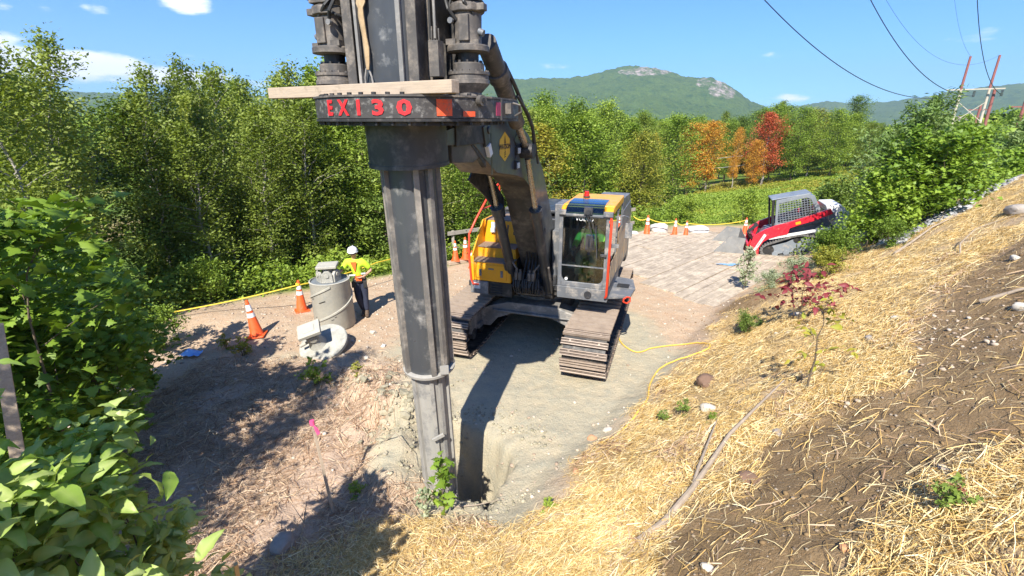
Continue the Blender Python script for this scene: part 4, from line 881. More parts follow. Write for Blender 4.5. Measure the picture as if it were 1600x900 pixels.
def tree(name, label, cat, group, data, leafm, barkm, loc, rz=0, s=1, trunk='trunk', crown='crown'):
    """first of a kind: an Empty with a trunk and a crown"""
    mb, V, F, rnd, smo = data
    t = thing(name, label, cat, loc, rz, group); t.scale = (s, s, s)
    mb.build(trunk, barkm, t, smooth=True, angle=80); np_obj(crown, V, F, leafm, rnd, t, smooth=smo); return t
def again(proto, loc, rz, s, label=None, group=None, leafm=None, tilt=(0, 0)):
    c = copy_tree(proto); place(c, loc, rz, s, tilt)
    if label: c['label'] = label
    if group is not None: c['group'] = group
    elif 'group' in c and group is False: del c['group']
    if leafm:
        for ch in c.children:
            if ch.name.startswith('crown') or ch.name.startswith('foliage'): ch.material_slots[0].link = 'OBJECT'; ch.material_slots[0].material = leafm
    return c
G1 = leaf_mat('leaf_birch', objvar=.38, cols=[(.115, .155, .024), (.195, .25, .036), (.30, .34, .075)], trans=.3)
G2 = leaf_mat('leaf_poplar', objvar=.38, cols=[(.11, .175, .022), (.19, .28, .034), (.29, .37, .05)], trans=.3)
G3 = leaf_mat('leaf_dark', [(.075, .13, .02), (.12, .185, .028), (.19, .25, .045)], .2)
GY = leaf_mat('leaf_yellowing', [(.15, .19, .025), (.26, .27, .035), (.36, .29, .035)], .2)
GO = leaf_mat('leaf_orange', [(.24, .24, .04), (.55, .27, .035), (.70, .38, .05)], .2, objvar=.05)
GR = leaf_mat('leaf_red', [(.30, .085, .04), (.48, .10, .045), (.55, .16, .06)], .2, objvar=.05)
GM = leaf_mat('leaf_maple', [(.085, .16, .018), (.18, .28, .03), (.28, .38, .05)], .3, .5, .2)
GB = leaf_mat('leaf_broad', [(.13, .23, .03), (.25, .37, .06), (.46, .52, .20)], .32, .42, .2)
GW = leaf_mat('leaf_willow', [(.08, .15, .03), (.14, .22, .05), (.24, .31, .11)], .25, .45, .2)
GRED = leaf_mat('leaf_crimson', [(.12, .018, .028), (.24, .04, .05), (.34, .09, .09)], .35, .5, .1)
GP = leaf_mat('leaf_pale', [(.20, .25, .13), (.34, .38, .24), (.42, .44, .30)], .3, .6, .2)
bark_l = mat('pale_bark', (.42, .38, .33), (.26, .23, .19), .8, 0, 6, .4, 40, ((.06, .05, .04), .5, 9))
bark_d = mat('brown_bark', (.12, .09, .065), (.07, .055, .04), .85, 0, 8, .5, 40)
# prototypes, each placed as the first member of its kind
protos = [
    ('b', tree_data(1, 9, 1.9, .18, 46, 8, 48, .11, shape='oval', tr=.010, spread=.24, airy=True), bark_l, G1, 9),
    ('b', tree_data(2, 9, 1.7, .15, 46, 8, 40, .11, shape='oval', lean=.05, tr=.007, spread=.26, airy=True), bark_l, G1, 9),
    ('p', tree_data(3, 9, 2.3, .10, 50, 8, 40, .12, shape='cone', up=(.6, 1.15), tr=.009, spread=.24, airy=True), bark_l, G2, 9),
    ('p', tree_data(4, 9, 2.4, .12, 48, 9, 42, .115, shape='oval', tr=.009, spread=.25, airy=True), bark_d, G2, 9),
    ('b', tree_data(5, 9, 1.3, .22, 40, 6, 30, .105, shape='cone', up=(.7, 1.2), lean=-.06, tr=.006, spread=.24, airy=True), bark_l, G1, 9),
    ('d', tree_data(6, 9, 2.3, .10, 48, 9, 42, .12, shape='oval', tr=.010, spread=.24, airy=True), bark_d, G3, 9)]
PT = {}
LAB = {'b': 'slender pale-trunked birch in the dense green tree wall behind the pad', 'p': 'leafy poplar crowding the green tree wall behind the pad', 'd': 'darker bushy tree packed into the green tree wall behind the pad'}
LABF = {'b': 'birch in the mixed forest beyond the matted pad and meadow', 'p': 'bright green poplar in the mixed forest beyond the matted pad and meadow', 'd': 'dark green tree in the mixed forest beyond the matted pad and meadow'}
def put_tree(i, x, y, H, rz, zone, z=None, leafm=None, label=None, group=None, wide=1.0, name=None):
    kind, data, bk, lm, h0 = protos[i]; s = H/h0; z = gz(x, y)-.1 if z is None else z
    lab = label or (LAB if zone == 'near' else LABF)[kind]; grp = group or (None if label else ('trees of the green wall behind the pad' if zone == 'near' else 'trees of the forest beyond the meadow'))
    nm = {'b': 'birch_tree', 'p': 'poplar_tree', 'd': 'broadleaf_tree'}[kind]
    if i not in PT:
        t = tree(nm, lab, 'tree', grp, data, lm, bk, (x, y, z), rz, s); PT[i] = t
        if leafm: PT[i] = t
    else:
        t = again(PT[i], (x, y, z), rz, s, lab, grp)
    t.scale = (s*wide, s*wide, s)
    if grp is None and 'group' in t: del t['group']
    if leafm:
        for ch in t.children:
            if ch.name.startswith('crown'): ch.material_slots[0].link = 'OBJECT'; ch.material_slots[0].material = leafm
    return t
rt_ = random.Random(42)
def edge_e(x, y): return (y-(11.3+.65*(min(x, 8)+8.2)))/1.19
# --- wall of trees to the left and behind the pad
def sky_el(az): return float(np.interp(az, [-60, -46, -43, -38, -34, -31, -27, -23, -19, -15, -12, -8, 0, 8, 16, 22, 30, 45], [7, 6.3, 5.0, 2.6, 2.6, 3.4, 3.0, 2.9, 3.2, 3.4, 3.0, 2.0, 1.6, .9, .5, .5, .3, .0]))
row = []
x = -15.5
while x < 7.5:
    for e0, e1 in ((1.6, 2.6), (3.4, 4.6), (5.6, 7.2), (8.5, 11)):
        xx = x+rt_.uniform(-.5, .5); e = rt_.uniform(e0, e1); y = 11.3+.65*(xx+8.2)+1.19*e
        xx2 = xx-.3*e
        if xx > .8 and e < 5: continue
        if xx < -11 and e0 > 5: continue
        row.append((xx2, y, e))
    x += 1.42
for (xx, y, e) in row:
    az = math.degrees(math.atan2(xx, y)); D = math.hypot(xx, y); zb = gz(xx, y)-.1
    el = sky_el(az)-(2.2 if e < 3 else (.9 if e < 5 else 0))+rt_.uniform(-1.7, .7)
    H = max(3.2, EYE+math.tan(R(el))*D-zb)
    i = rt_.choice([0, 0, 1, 2, 3, 4, 5, 0, 3]) if e > 3 else rt_.choice([0, 3, 5, 0, 1])
    put_tree(i, xx, y, H, rt_.uniform(0, 6.28), 'near', zb, wide=max(.85, min(1.2, 8/H)))
# taller individual heads above the wall
for (az, el, D, i, lab) in ((-31.5, 5.2, 17.5, 4, 'tallest leaning leafy spire poking out of the left tree line'), (-34.4, 4.0, 17, 4, 'thin spire of leaves just left of the tallest leaning spire'), (-36.8, 3.6, 16.5, 1, 'short pointed head of leaves second left of the tallest leaning spire'),
                            (-25, 4.2, 18.5, 1, 'loose airy yellow-green tree top between the tallest spire and the drill'), (-19.5, 5.4, 19, 2, 'bright green pointed tree directly left of the drill motors'), (-21.6, 4.5, 20, 2, 'yellow-green pointed tree left of the drill below the beam end'),
                            (-46, 6.4, 13.5, 0, 'tall broad birch at the far left edge of the photo'), (-43, 5.6, 14.5, 1, 'tall birch with drooping top right of the broad leftmost birch')):
    x, y = D*math.sin(R(az)), D*math.cos(R(az)); zb = gz(x, y)-.1
    put_tree(i, x, y, EYE+math.tan(R(el))*D-zb, az, 'near', zb, label=lab, wide=.9 if i == 4 else 1.0, leafm=None)
# --- forest beyond the pad and the meadow
cnt = 0
for ring, D0 in enumerate((25, 31, 38, 47, 60, 70, 84)):
    n = int(34*D0/60)+10
    for k in range(n):
        az = -14+(62+14)*(k+rt_.random())/n; D = D0+rt_.uniform(-3.5, 3.5); x, y = D*math.sin(R(az)), D*math.cos(R(az))
        lim = float(np.interp(az, [-14, 17, 19, 22, 30, 36, 41, 47], [0, 0, 45, 62, 58, 56, 70, 70]))
        if D < lim or (az < -9 and D < 40): continue
        if D < 27 and edge_e(x, y) < 4: continue
        zb = gz(x, y)-.15; el = float(np.interp(az, [-14, 0, 4, 12, 17, 22, 26, 30, 36, 40, 45, 60], [1.6, 1.6, 1.0, .5, -.1, .2, .7, .9, .1, -.4, -.6, -.8]))+rt_.uniform(-1.3, .35)-(1.0 if D < 35 else 0)
        H = EYE+math.tan(R(el))*D-zb
        i = rt_.choice([0, 1, 2, 3, 3, 5, 2]); w = max(.9, min(1.5, 10/H)); lm = None
        if rt_.random() < .05: lm = GY
        t = put_tree(i, x, y, H, rt_.uniform(0, 6.28), 'far', zb, wide=w)
        if lm:
            t['label'] = 'yellowing tree scattered in the mixed forest beyond the matted pad'; t['group'] = 'yellowing trees of the forest'
            for ch in t.children:
                if ch.name.startswith('crown'): ch.material_slots[0].link = 'OBJECT'; ch.material_slots[0].material = lm
        cnt += 1
for (u_az, el, D, i, lm, lab, w) in ((21.9, -.3, 57, 0, GO, 'bright orange tree at the meadow edge left of the red tree', 1.75), (20.0, -.7, 56, 3, GO, 'orange-yellow tree leftmost of the autumn trees', 1.5), (24.6, -.9, 57, 0, GO, 'small rusty tree between the orange tree and the red tree', .8),
                                  (27.3, .55, 58, 0, GR, 'tall red autumn tree standing at the meadow edge', 1.65), (26.4, -2.2, 56, 3, GO, 'low rusty bush at the foot of the red tree', 1.2), (16.2, -1.6, 33, 2, GY, 'yellow-ochre young tree behind the cones beside the pad', .9), (14.0, -2.4, 30, 0, GY, 'smaller yellowing sapling left of the yellow-ochre young tree', 1.0),
                                  (34.4, 1.9, 70, 5, G3, 'tall dark round tree standing out on the right skyline', 1.25), (28, 1.6, 74, 0, None, 'pale feathery tree top on the skyline above the red tree', 1.0)):
    x, y = D*math.sin(R(u_az)), D*math.cos(R(u_az)); zb = gz(x, y)-.1
    put_tree(i, x, y, EYE+math.tan(R(el))*D-zb, D, 'far', zb, label=lab, leafm=lm, wide=w)
print('trees', len(row), cnt)
# --- distant wood: canopy sheet and crowns too many to count
def blob_canopy():
    rs = np.random.RandomState(5); n = 2600
    az = np.radians(rs.uniform(-62, 62, n)); D = 98*np.exp(rs.rand(n)*1.15); x, y = D*np.sin(az), D*np.cos(az); z = height(x, y)
    elt = np.interp(np.degrees(az), [-60, 0, 20, 32, 40, 60], [1.2, 1.0, .55, .8, -.55, -.8])
    H = (EYE+np.tan(np.radians(elt-1.0+rs.uniform(-.5, .6, n)))*D-z).clip(5, 24)
    m = 150; P = []; S = []
    for k in range(n):
        q = rs.normal(size=(m, 3)); q /= np.linalg.norm(q, axis=1)[:, None]; q[:, 2] = np.abs(q[:, 2])*1.2-.35
        r = (H[k]*.24+1.0)*(1+.10*rs.normal(size=(m, 1))); P.append(np.array([x[k], y[k], z[k]+H[k]*.68])+q*r*np.array([1, 1, 1.0])); S.append(np.full(m, .0045*D[k]+.25))
    P = np.concatenate(P); S = np.concatenate(S); V, F = stamp(P, frames(len(P), rs, .5), S, *OVAL)
    rnd = np.repeat(np.clip(np.repeat(rs.rand(n)*.7, m)+.3*rs.rand(len(P)), 0, 1), 4)
    tag(np_obj('distant_wood', V, F, G2, rnd), kind='stuff')
    gx = axis(-400, 400, 4, -1500, 1500, 1.08); gy = axis(100, 420, 4, 99, 1400, 1.08); XX, YY = np.meshgrid(gx, gy)
    ZZ = height(XX, YY, False)+7+3*fbm(XX, YY, .12, 3, 2)+2*fbm(XX, YY, .03, 3, 6); ii = np.arange(XX.size).reshape(XX.shape)
    keep = ((np.hypot(XX, YY) > 112)[:-1, :-1]).ravel()
    Fq = np.stack([ii[:-1, :-1], ii[:-1, 1:], ii[1:, 1:], ii[1:, :-1]], -1).reshape(-1, 4)[keep]
    tag(np_obj('distant_canopy', np.stack([XX.ravel(), YY.ravel(), ZZ.ravel()], 1), Fq, MATS['far_forest'], smooth=True), kind='stuff')
blob_canopy()
# ---------------------------------------------------------------- straw, twigs, gravel, undergrowth, meadow
def straw_mat(name, cols, rough=.55, spec=.35):
    return leaf_mat(name, cols, .12, rough, 0, spec)
def ribbons(name, n, region, dens, L, Wd, material, seed, lift=(0, .05), tilt=.35, kink=.12, kind='stuff', slope=None):
    rs = np.random.RandomState(seed); x0, x1, y0, y1 = region
    X_ = []; Y_ = []
    while sum(map(len, X_)) < n:
        x = rs.uniform(x0, x1, 60000); y = rs.uniform(y0, y1, 60000); k = rs.rand(60000) < dens(x, y)
        X_.append(x[k]); Y_.append(y[k])
    x = np.concatenate(X_)[:n]; y = np.concatenate(Y_)[:n]
    a = rs.rand(n)*6.283+0; ln = rs.uniform(L[0], L[1], n)*.5; w = rs.uniform(Wd[0], Wd[1], n)*.5
    dx, dy = np.cos(a)*ln, np.sin(a)*ln; z0_ = height(x, y); up = rs.uniform(lift[0], lift[1], n)**1
    tl = rs.normal(size=n)*tilt*ln; pts = []
    za = height(x-dx, y-dy); zc = height(x+dx, y+dy)
    kx, ky = -np.sin(a)*ln*kink*rs.normal(size=n), np.cos(a)*ln*kink*rs.normal(size=n)
    A = np.stack([x-dx, y-dy, np.maximum(za+up-tl, za+.002)], 1); B = np.stack([x+kx, y+ky, z0_+up+.01], 1); Cc = np.stack([x+dx, y+dy, np.maximum(zc+up+tl, zc+.002)], 1)
    side = np.stack([-np.sin(a)*w, np.cos(a)*w, w*rs.normal(size=n)*.6], 1)
    V = np.stack([A-side, A+side, B-side, B+side, Cc-side*.7, Cc+side*.7], 1).reshape(-1, 3)
    i = (np.arange(n)*6)[:, None]; F = np.concatenate([i+np.array([0, 2, 3, 1]), i+np.array([2, 4, 5, 3])], 1).reshape(-1, 4)
    o = np_obj(name, V, F, material, np.repeat(rs.rand(n), 6)); tag(o, kind=kind); return o
def straw_d(x, y):
    s, soil, clay, deb, grass, dry = masks(x, y); nz = sstep(-.3, .3, fbm(x, y, 1.6, 4, 90))
    dist = np.hypot(x, y); return np.clip(s*(.2+.8*nz)+.012*(soil > .3), 0, 1)*np.clip(5/dist, .16, 1)
SM = straw_mat('straw_stalks', [(.46, .28, .08), (.68, .47, .18), (.86, .74, .46)])
ribbons('straw_mulch', 250000, (-3.5, 14.5, .8, 15), straw_d, (.05, .19), (.0022, .0050), SM, 1, (0, .05))
ribbons('straw_mulch', 9000, (1.2, 5.5, .8, 4.5), lambda x, y: masks(x, y)[0]*.9, (.08, .26), (.003, .006), SM, 7, (.01, .09), .5)
TM = straw_mat('dry_twigs', [(.22, .12, .07), (.45, .31, .20), (.68, .54, .38)], .8, .1)
ribbons('twig_litter', 17000, (-6.5, -.4, 2.0, 9.5), lambda x, y: masks(x, y)[3]*(.3+.7*(fbm(x, y, 1.5, 3, 31) > -.1)), (.05, .30), (.003, .008), TM, 2, (0, .035), .4, .2)
ribbons('twig_litter', 4000, (-3, 9, 2.0, 10), lambda x, y: sstep(.1, .6, masks(x, y)[0])*(fbm(x, y, .9, 3, 77) > .25)*.8+.02*masks(x, y)[1], (.06, .3), (.004, .009), TM, 3, (0, .05), .4, .2)
# rocks
def rock_template(seed, sub=2, flat=.6):
    b_ = __import__('bmesh'); bb = b_.new(); b_.ops.create_icosphere(bb, subdivisions=sub, radius=1)
    rs = random.Random(seed); off = [rs.uniform(0, 50) for _ in range(3)]
    from mathutils import noise as mn
    for v in bb.verts:
        q = v.co.copy(); s = 1+.35*mn.noise(q*.9+Vector(off))+.14*mn.noise(q*2.6+Vector(off)); v.co = q*s; v.co.z *= flat
        for ax in range(3):
            if abs(v.co[ax]) > .72*(flat if ax == 2 else 1): v.co[ax] *= .88
    V = np.array([v.co[:] for v in bb.verts]); F = np.array([[v.index for v in f.verts] for f in bb.faces]); bb.free(); return V, F
RT = [rock_template(s, 1) for s in range(4)]
def scatter_rocks(name, n, region, dens, S, material, seed):
    rs = np.random.RandomState(seed); x0, x1, y0, y1 = region; X_ = []; Y_ = []
    while sum(map(len, X_)) < n:
        x = rs.uniform(x0, x1, 40000); y = rs.uniform(y0, y1, 40000); k = rs.rand(40000) < dens(x, y); X_.append(x[k]); Y_.append(y[k])
    x = np.concatenate(X_)[:n]; y = np.concatenate(Y_)[:n]; Vs = []; Fs = []; Rn = []; o = 0
    sz = S[0]*(S[1]/S[0])**(rs.rand(n)**2.6); g_ = rs.randint(0, 4, n)
    for k in range(4):
        m = g_ == k; P = np.stack([x[m], y[m], height(x[m], y[m])+sz[m]*.18], 1); a = rs.rand(m.sum())*6.28; s_ = sz[m]
        t = np.stack([np.cos(a), np.sin(a), rs.normal(size=len(a))*.15], 1); b = np.stack([-np.sin(a), np.cos(a), rs.normal(size=len(a))*.15], 1)*rs.uniform(.6, 1, (len(a), 1)); nn = np.tile([[0, 0, 1.]], (len(a), 1))
        V, F = stamp(P, (t, b, nn), s_, RT[k][0], RT[k][1], 3); Vs.append(V); Fs.append(F+o); o += len(V); Rn.append(np.repeat(rs.rand(len(a)), len(RT[k][0])))
    ob = np_obj(name, np.concatenate(Vs), np.concatenate(Fs), material, np.concatenate(Rn), smooth=True); tag(ob, kind='stuff'); return ob
SMt = leaf_mat('stone_chips', [(.15, .11, .075), (.26, .20, .14), (.31, .26, .20)], 0, .85, 0, .2)
ob = scatter_rocks('gravel', 4000, (.3, 10, .8, 9), lambda x, y: masks(x, y)[1]*.8+.05*masks(x, y)[0], (.004, .024), SMt, 4)
SMp = leaf_mat('pad_chips', [(.30, .22, .16), (.40, .32, .24), (.52, .45, .37)], 0, .85, 0, .2)
scatter_rocks('gravel', 6500, (-8.5, 6, 4.4, 15), lambda x, y: (1-masks(x, y)[4])*(1-masks(x, y)[0])*(.35+.65*(fbm(x, y, .8, 3, 15) > .05))*(1-.7*masks(x, y)[2]), (.008, .05), SMp, 5)
SMg = leaf_mat('ditch_stone', [(.22, .22, .23), (.33, .33, .34), (.46, .46, .46)], 0, .85, 0, .2)
scatter_rocks('riprap_stones', 2600, (9.4, 16, 10.8, 15.5), lambda x, y: (np.abs(y-(11.6+.36*(x-9.4)+.25*np.sin(x))) < .42)*1.0, (.05, .13), SMg, 6)
SMc = leaf_mat('clay_lumps', [(.22, .20, .14), (.30, .27, .19), (.40, .35, .25)], 0, .9, 0, .2)
scatter_rocks('clay_lumps', 1300, (-3.6, -1.0, 5.0, 8.4), lambda x, y: np.exp(-(((x+1.75)/.55)**2+((y-6.75)/.7)**2))+.8*np.exp(-(((x+2.9)/.8)**2+((y-7.7)/.5)**2)), (.006, .042), SMc, 8)
scatter_rocks('clay_lumps', 900, (-1.6, .9, 4.6, 7.4), lambda x, y: np.exp(-((np.hypot(x+.6, y-5.9)-1.05)/.22)**2)*(fbm(x, y, 1.1, 3, 140) > -.1), (.008, .05), SMc, 18)
lob = scatter_rocks('clay_lumps', 240, (-3.4, -1.1, 5.3, 8.3), lambda x, y: np.exp(-(((x+1.75)/.45)**2+((y-6.7)/.65)**2))+.6*np.exp(-(((x+2.9)/.6)**2+((y-7.7)/.4)**2)), (.03, .12), SMc, 28); lob.data.polygons.foreach_set('use_smooth', np.zeros(len(lob.data.polygons), bool))
SMs = leaf_mat('soil_clods', [(.15, .095, .05), (.21, .14, .07), (.28, .19, .10)], 0, .95, 0, .1)
scatter_rocks('soil_clods', 1800, (.5, 9.5, 2, 13), lambda x, y: .35*masks(x, y)[1]+np.exp(-(((x-5.6)/.9)**2+((y-10.2)/.9)**2))+.5*(np.exp(-(((x-3.1)/.35)**2+((y-7.0)/.4)**2))), (.006, .035), SMs, 9)
# low leafy growth at the feet of the trees, then meadow plants
def leafy_patch(name, n, region, dens, H, leaf, tmpl, material, seed, grow=1.0):
    rs = np.random.RandomState(seed); x0, x1, y0, y1 = region; X_ = []; Y_ = []
    while sum(map(len, X_)) < n:
        x = rs.uniform(x0, x1, 60000); y = rs.uniform(y0, y1, 60000); k = rs.rand(60000) < dens(x, y); X_.append(x[k]); Y_.append(y[k])
    x = np.concatenate(X_)[:n]; y = np.concatenate(Y_)[:n]; hm = H*(.35+.9*vnoise(x*.9, y*.9, seed)**1.2)*(.5+vnoise(x*2.7, y*2.7, seed+2))
    z = height(x, y)+hm*rs.rand(n)**.7; P = np.stack([x, y, z], 1); s = leaf*rs.uniform(.6, 1.4, n)*np.clip(np.hypot(x, y)/22, 1, min(grow, 1.9))
    V, F = stamp(P, frames(n, rs, .7), s, *tmpl); tag(np_obj(name, V, F, material, np.repeat(np.clip(.5*vnoise(x*.6, y*.6, seed+5)+.5*rs.rand(n), 0, 1), len(tmpl[0]))), kind='stuff')
def e_np(x, y):
    xe = np.minimum(x, 8); e = (y-(11.3+.65*(xe+8.2)))/1.19; return np.where(x > 8, (y-21.6)/1.19, e)
leafy_patch('undergrowth', 60000, (-17, 9, 6, 26), lambda x, y: (sstep(.1, .8, e_np(x, y))*(e_np(x, y) < 5))*1.0*(x < 3.5)+.6*(sstep(.5, 1.2, e_np(x, y))*(e_np(x, y) < 9))*(x >= 3.5), 1.0, .12, OVAL, G2, 12)
leafy_patch('undergrowth', 16000, (-14, -7.4, 4, 12.5), lambda x, y: sstep(-8.2, -9, x+.5*fbm(x, y, .6, 2, 3))*1.0, .9, .12, OVAL, G3, 13)
leafy_patch('meadow_plants', 170000, (8, 46, 20, 62), lambda x, y: (e_np(x, y) > .6)*(fbm(x, y, .12, 3, 18)+.8 > 0)*(1-sstep(.4, 1, masks(x, y)[5])*.9)*np.clip(24/np.hypot(x, y), .3, 1)*(np.degrees(np.arctan2(x, y)) > 14), .20, .085, OVAL, G2, 14, 3)
leafy_patch('goldenrod', 26000, (12, 46, 26, 60), lambda x, y: (fbm(x, y, .16, 3, 19) > .12)*(bank_d(x, y) > -14)*(bank_d(x, y) < 3)*(np.degrees(np.arctan2(x, y)) > 20)*1.0, .42, .09, NARROW, GY, 15, 2)
leafy_patch('slope_weeds', 42000, (9, 30, 12.2, 28), lambda x, y: sstep(14.2, 15.4, along(x, y)-.35*np.clip(bank_d(x, y)-2, 0, 3))*(bank_d(x, y) > .6)*1.0, .55, .10, OVAL, G2, 16, 2)
leafy_patch('slope_weeds', 14000, (12, 30, 13, 24), lambda x, y: sstep(14.6, 15.4, along(x, y)-.35*np.clip(bank_d(x, y)-2, 0, 3))*(bank_d(x, y) > 3)*(fbm(x, y, .5, 3, 21) > 0), .7, .09, NARROW, GY, 17, 2)
# ---------------------------------------------------------------- single shrubs, saplings and small plants near the camera
def plant(name, label, cat, data, leafm, bk, loc, rz=0, s=1, trunk='stem', crown='foliage', group=None):
    return tree(name, label, cat, group, data, leafm, bk, loc, rz, s, trunk, crown)
def on(x, y, dz=-.04): return (x, y, gz(x, y)+dz)
md1 = tree_data(101, 3.9, 1.4, .06, 42, 6, 18, .125, MAPLE, (.6, 1.25), 'oval', tr=.008, multi=4, spread=.16, ups=.9)
md2 = tree_data(102, 3.6, 1.3, .05, 36, 6, 17, .12, MAPLE, (.6, 1.25), 'oval', tr=.008, multi=3, spread=.16, ups=.9)
stem_b = mat('green_brown_stem', (.15, .11, .07), (.09, .07, .045), .75, 0, 8, .3, 40)
m1 = plant('maple_sapling', 'big bright maple bush filling the left edge of the photo above the broad-leaved shrub', 'maple bush', md1, GM, stem_b, on(-5.55, 4.45), .3, 1.04)
m2 = plant('maple_sapling', 'maple bush leaning over the shaded ground right of the biggest maple bush', 'maple bush', md2, GM, stem_b, on(-5.75, 5.4), 1.2, .80)
for (x, y, s, rz, lab) in ((-6.7, 6.5, .92, 2.0, 'tall maple bush behind the biggest maple bush, against the birches'), (-6.5, 4.1, .80, 4.1, 'maple bush cut by the left edge of the photo'), (-6.75, 7.6, .72, 5.0, 'maple bush beside the blue bag at the edge of the pad'), (-5.0, 3.6, .56, .7, 'low maple bush between the broad-leaved shrub and the twig-strewn ground')):
    c = again(m2 if s < 1 else m1, on(x, y), rz, s, lab); 
bd = tree_data(111, 3.4, .72, .60, 34, 5, 11, .15, BIG, (.5, 1.2), 'oval', tr=.006, multi=4, spread=.13, droop=.15, ups=.8, leafvar=.22)
b1 = plant('broadleaf_shrub', 'nearest shrub with big pale green leaves in the lower left corner', 'shrub', bd, GB, stem_b, on(-2.80, 1.95), .5, 1.0)
c = again(b1, on(-2.60, 1.25), 2.3, .93, 'second broad-leaved shrub, lowest at the bottom left corner'); c = again(b1, on(-2.62, 2.30), 4.0, .76, 'small broad-leaved shrub at the right tip of the lower left greenery')
# right-hand shrubs
wd = tree_data(121, 2.8, 1.35, .08, 54, 7, 44, .13, NARROW, (.5, 1.2), 'oval', tr=.008, multi=6, spread=.13, ups=.5)
md = tree_data(122, 2.3, 1.15, .05, 42, 7, 20, .10, MAPLE, (.4, 1.2), 'oval', tr=.008, multi=5, spread=.14, ups=.9)
rd = tree_data(123, 1.6, 1.0, .05, 34, 6, 26, .085, OVAL, (.3, 1.2), 'oval', tr=.008, multi=5, spread=.12)
w1 = plant('willow_shrub', 'tall grey-green willow shrub standing on the bank right of the red loader', 'willow', wd, GW, stem_b, on(10.6, 13.1), 0, 1.0)
for (x, y, s, rz, lab) in ((12.0, 13.6, .98, 1.5, 'willow shrub right of the tallest willow shrub, over the grey stones'), (13.0, 15.6, 1.15, 2.5, 'willow shrub behind the grey stones below the power poles'), (14.2, 17.2, 1.15, 4.5, 'willow shrub behind the two nearest willow shrubs'), (16.5, 18.0, 1.1, 5.5, 'far willow shrub in front of the power poles'), (19.5, 18.0, 1.15, .8, 'willow shrub near the right edge of the photo behind the bank top')):
    again(w1, on(x, y), rz, s, lab)
s1 = plant('maple_shrub', 'bright green maple shrub hiding the rear of the red loader', 'maple bush', md, GM, stem_b, on(9.5, 12.15), 0, .78)
for (x, y, s, rz, lab) in ((8.45, 12.35, .36, 1.0, 'small yellow-green maple shrub in front of the red loader track'), (10.5, 12.15, .95, 2.0, 'dense maple shrub at the edge of the straw above the loader'), (11.3, 12.4, .85, 3.0, 'dark maple shrub at the top left of the grey stones'), (17.2, 15.8, 1.25, 4.0, 'dark maple shrub on the bank crest at the right edge of the photo'), (15.2, 15.2, .8, 5.0, 'maple shrub with reddish tips on the bank crest left of the rightmost maple shrub')):
    again(s1, on(x, y), rz, s, lab)
r1 = plant('round_leaf_shrub', 'low grey-green shrub with round leaves at the foot of the maple shrubs', 'shrub', rd, G2, stem_b, on(8.3, 11.9), 0, .62)
for (x, y, s, rz, lab, lm) in ((7.4, 11.9, .40, 1.0, 'small pale-leaved shrub on the heap at the end of the mats', GP), (6.4, 11.2, .34, 2.0, 'pale dusty shrub low on the earth heap beside the mats', GP), (7.6, 10.9, .42, 3.0, 'yellowing shrub above the red-leaved plant', GY), (9.2, 11.2, .42, 4.0, 'low green shrub on the straw edge below the dense maple shrub', None), (4.75, 8.75, .28, 5.0, 'low feathery green shrub at the toe of the straw below the red-leaved plant', G3), (13.8, 20.5, 1.2, .3, 'round shrub in the meadow behind the red loader', G3), (11.2, 22.6, .9, 2.4, 'round shrub beyond the rope behind the loader bucket', None), (8.4, 23.0, .75, 1.4, 'round shrub beyond the rope behind the white boulders', None), (-7.6, 9.2, .55, 1.9, 'low green shrub at the pad edge behind the blue bag', None), (-8.3, 12.2, .7, .9, 'rounded shrub at the foot of the birches left of the first cone', None)):
    again(r1, on(x, y), rz, s, lab, leafm=lm)
# red-leaved plant
cr = tree_data(131, 1.15, .75, .3, 20, 4, 3, .11, BIG, (.0, .8), 'oval', tr=.010, multi=3, spread=.06, droop=.3)
plant('red_leaf_shrub', 'small shrub with drooping crimson leaves on the straw bank', 'shrub', cr, GRED, stem_b, on(5.3, 8.05), 0, 1.0)
sp = tree_data(132, 1.25, .34, .28, 9, 3, 3, .085, BIG, (.2, .9), 'oval', tr=.012, spread=.04, droop=.2)
plant('bare_sapling', 'thin nearly bare sapling with a few yellow leaves standing in the straw', 'sapling', sp, GY, stem_b, on(3.64, 5.10), 0, 1.0)
yp = tree_data(133, 1.35, .38, .15, 20, 4, 14, .075, OVAL, (.6, 1.2), 'oval', tr=.010, spread=.06)
plant('slender_plant', 'slender pale green plant growing beside the mats in front of the bucket', 'plant', yp, GP, stem_b, on(6.75, 13.0), 0, .95)
mp_ = tree_data(134, .95, .30, .15, 10, 3, 3, .10, MAPLE, (.3, 1.1), 'oval', tr=.010, spread=.07)
plant('maple_seedling', 'young maple seedling growing at the foot of the steel bar by the hole', 'seedling', mp_, GM, stem_b, on(-.86, 4.72), 0, .88)
q = again([o for o in bpy.data.objects if o.name == 'maple_seedling'][0], on(-1.08, 4.66), 2, .48, 'tiny pale maple seedling left of the taller seedling by the hole', leafm=GP)
lw = tree_data(135, .42, .24, .02, 12, 3, 8, .06, OVAL, (.2, 1.1), 'oval', tr=.014, multi=3, spread=.05)
wl = plant('weed', 'small green weed with pale tips on the shaded clay heap left of the steel bar', 'weed', lw, G2, stem_b, on(-3.6, 7.65), 0, 1.25)
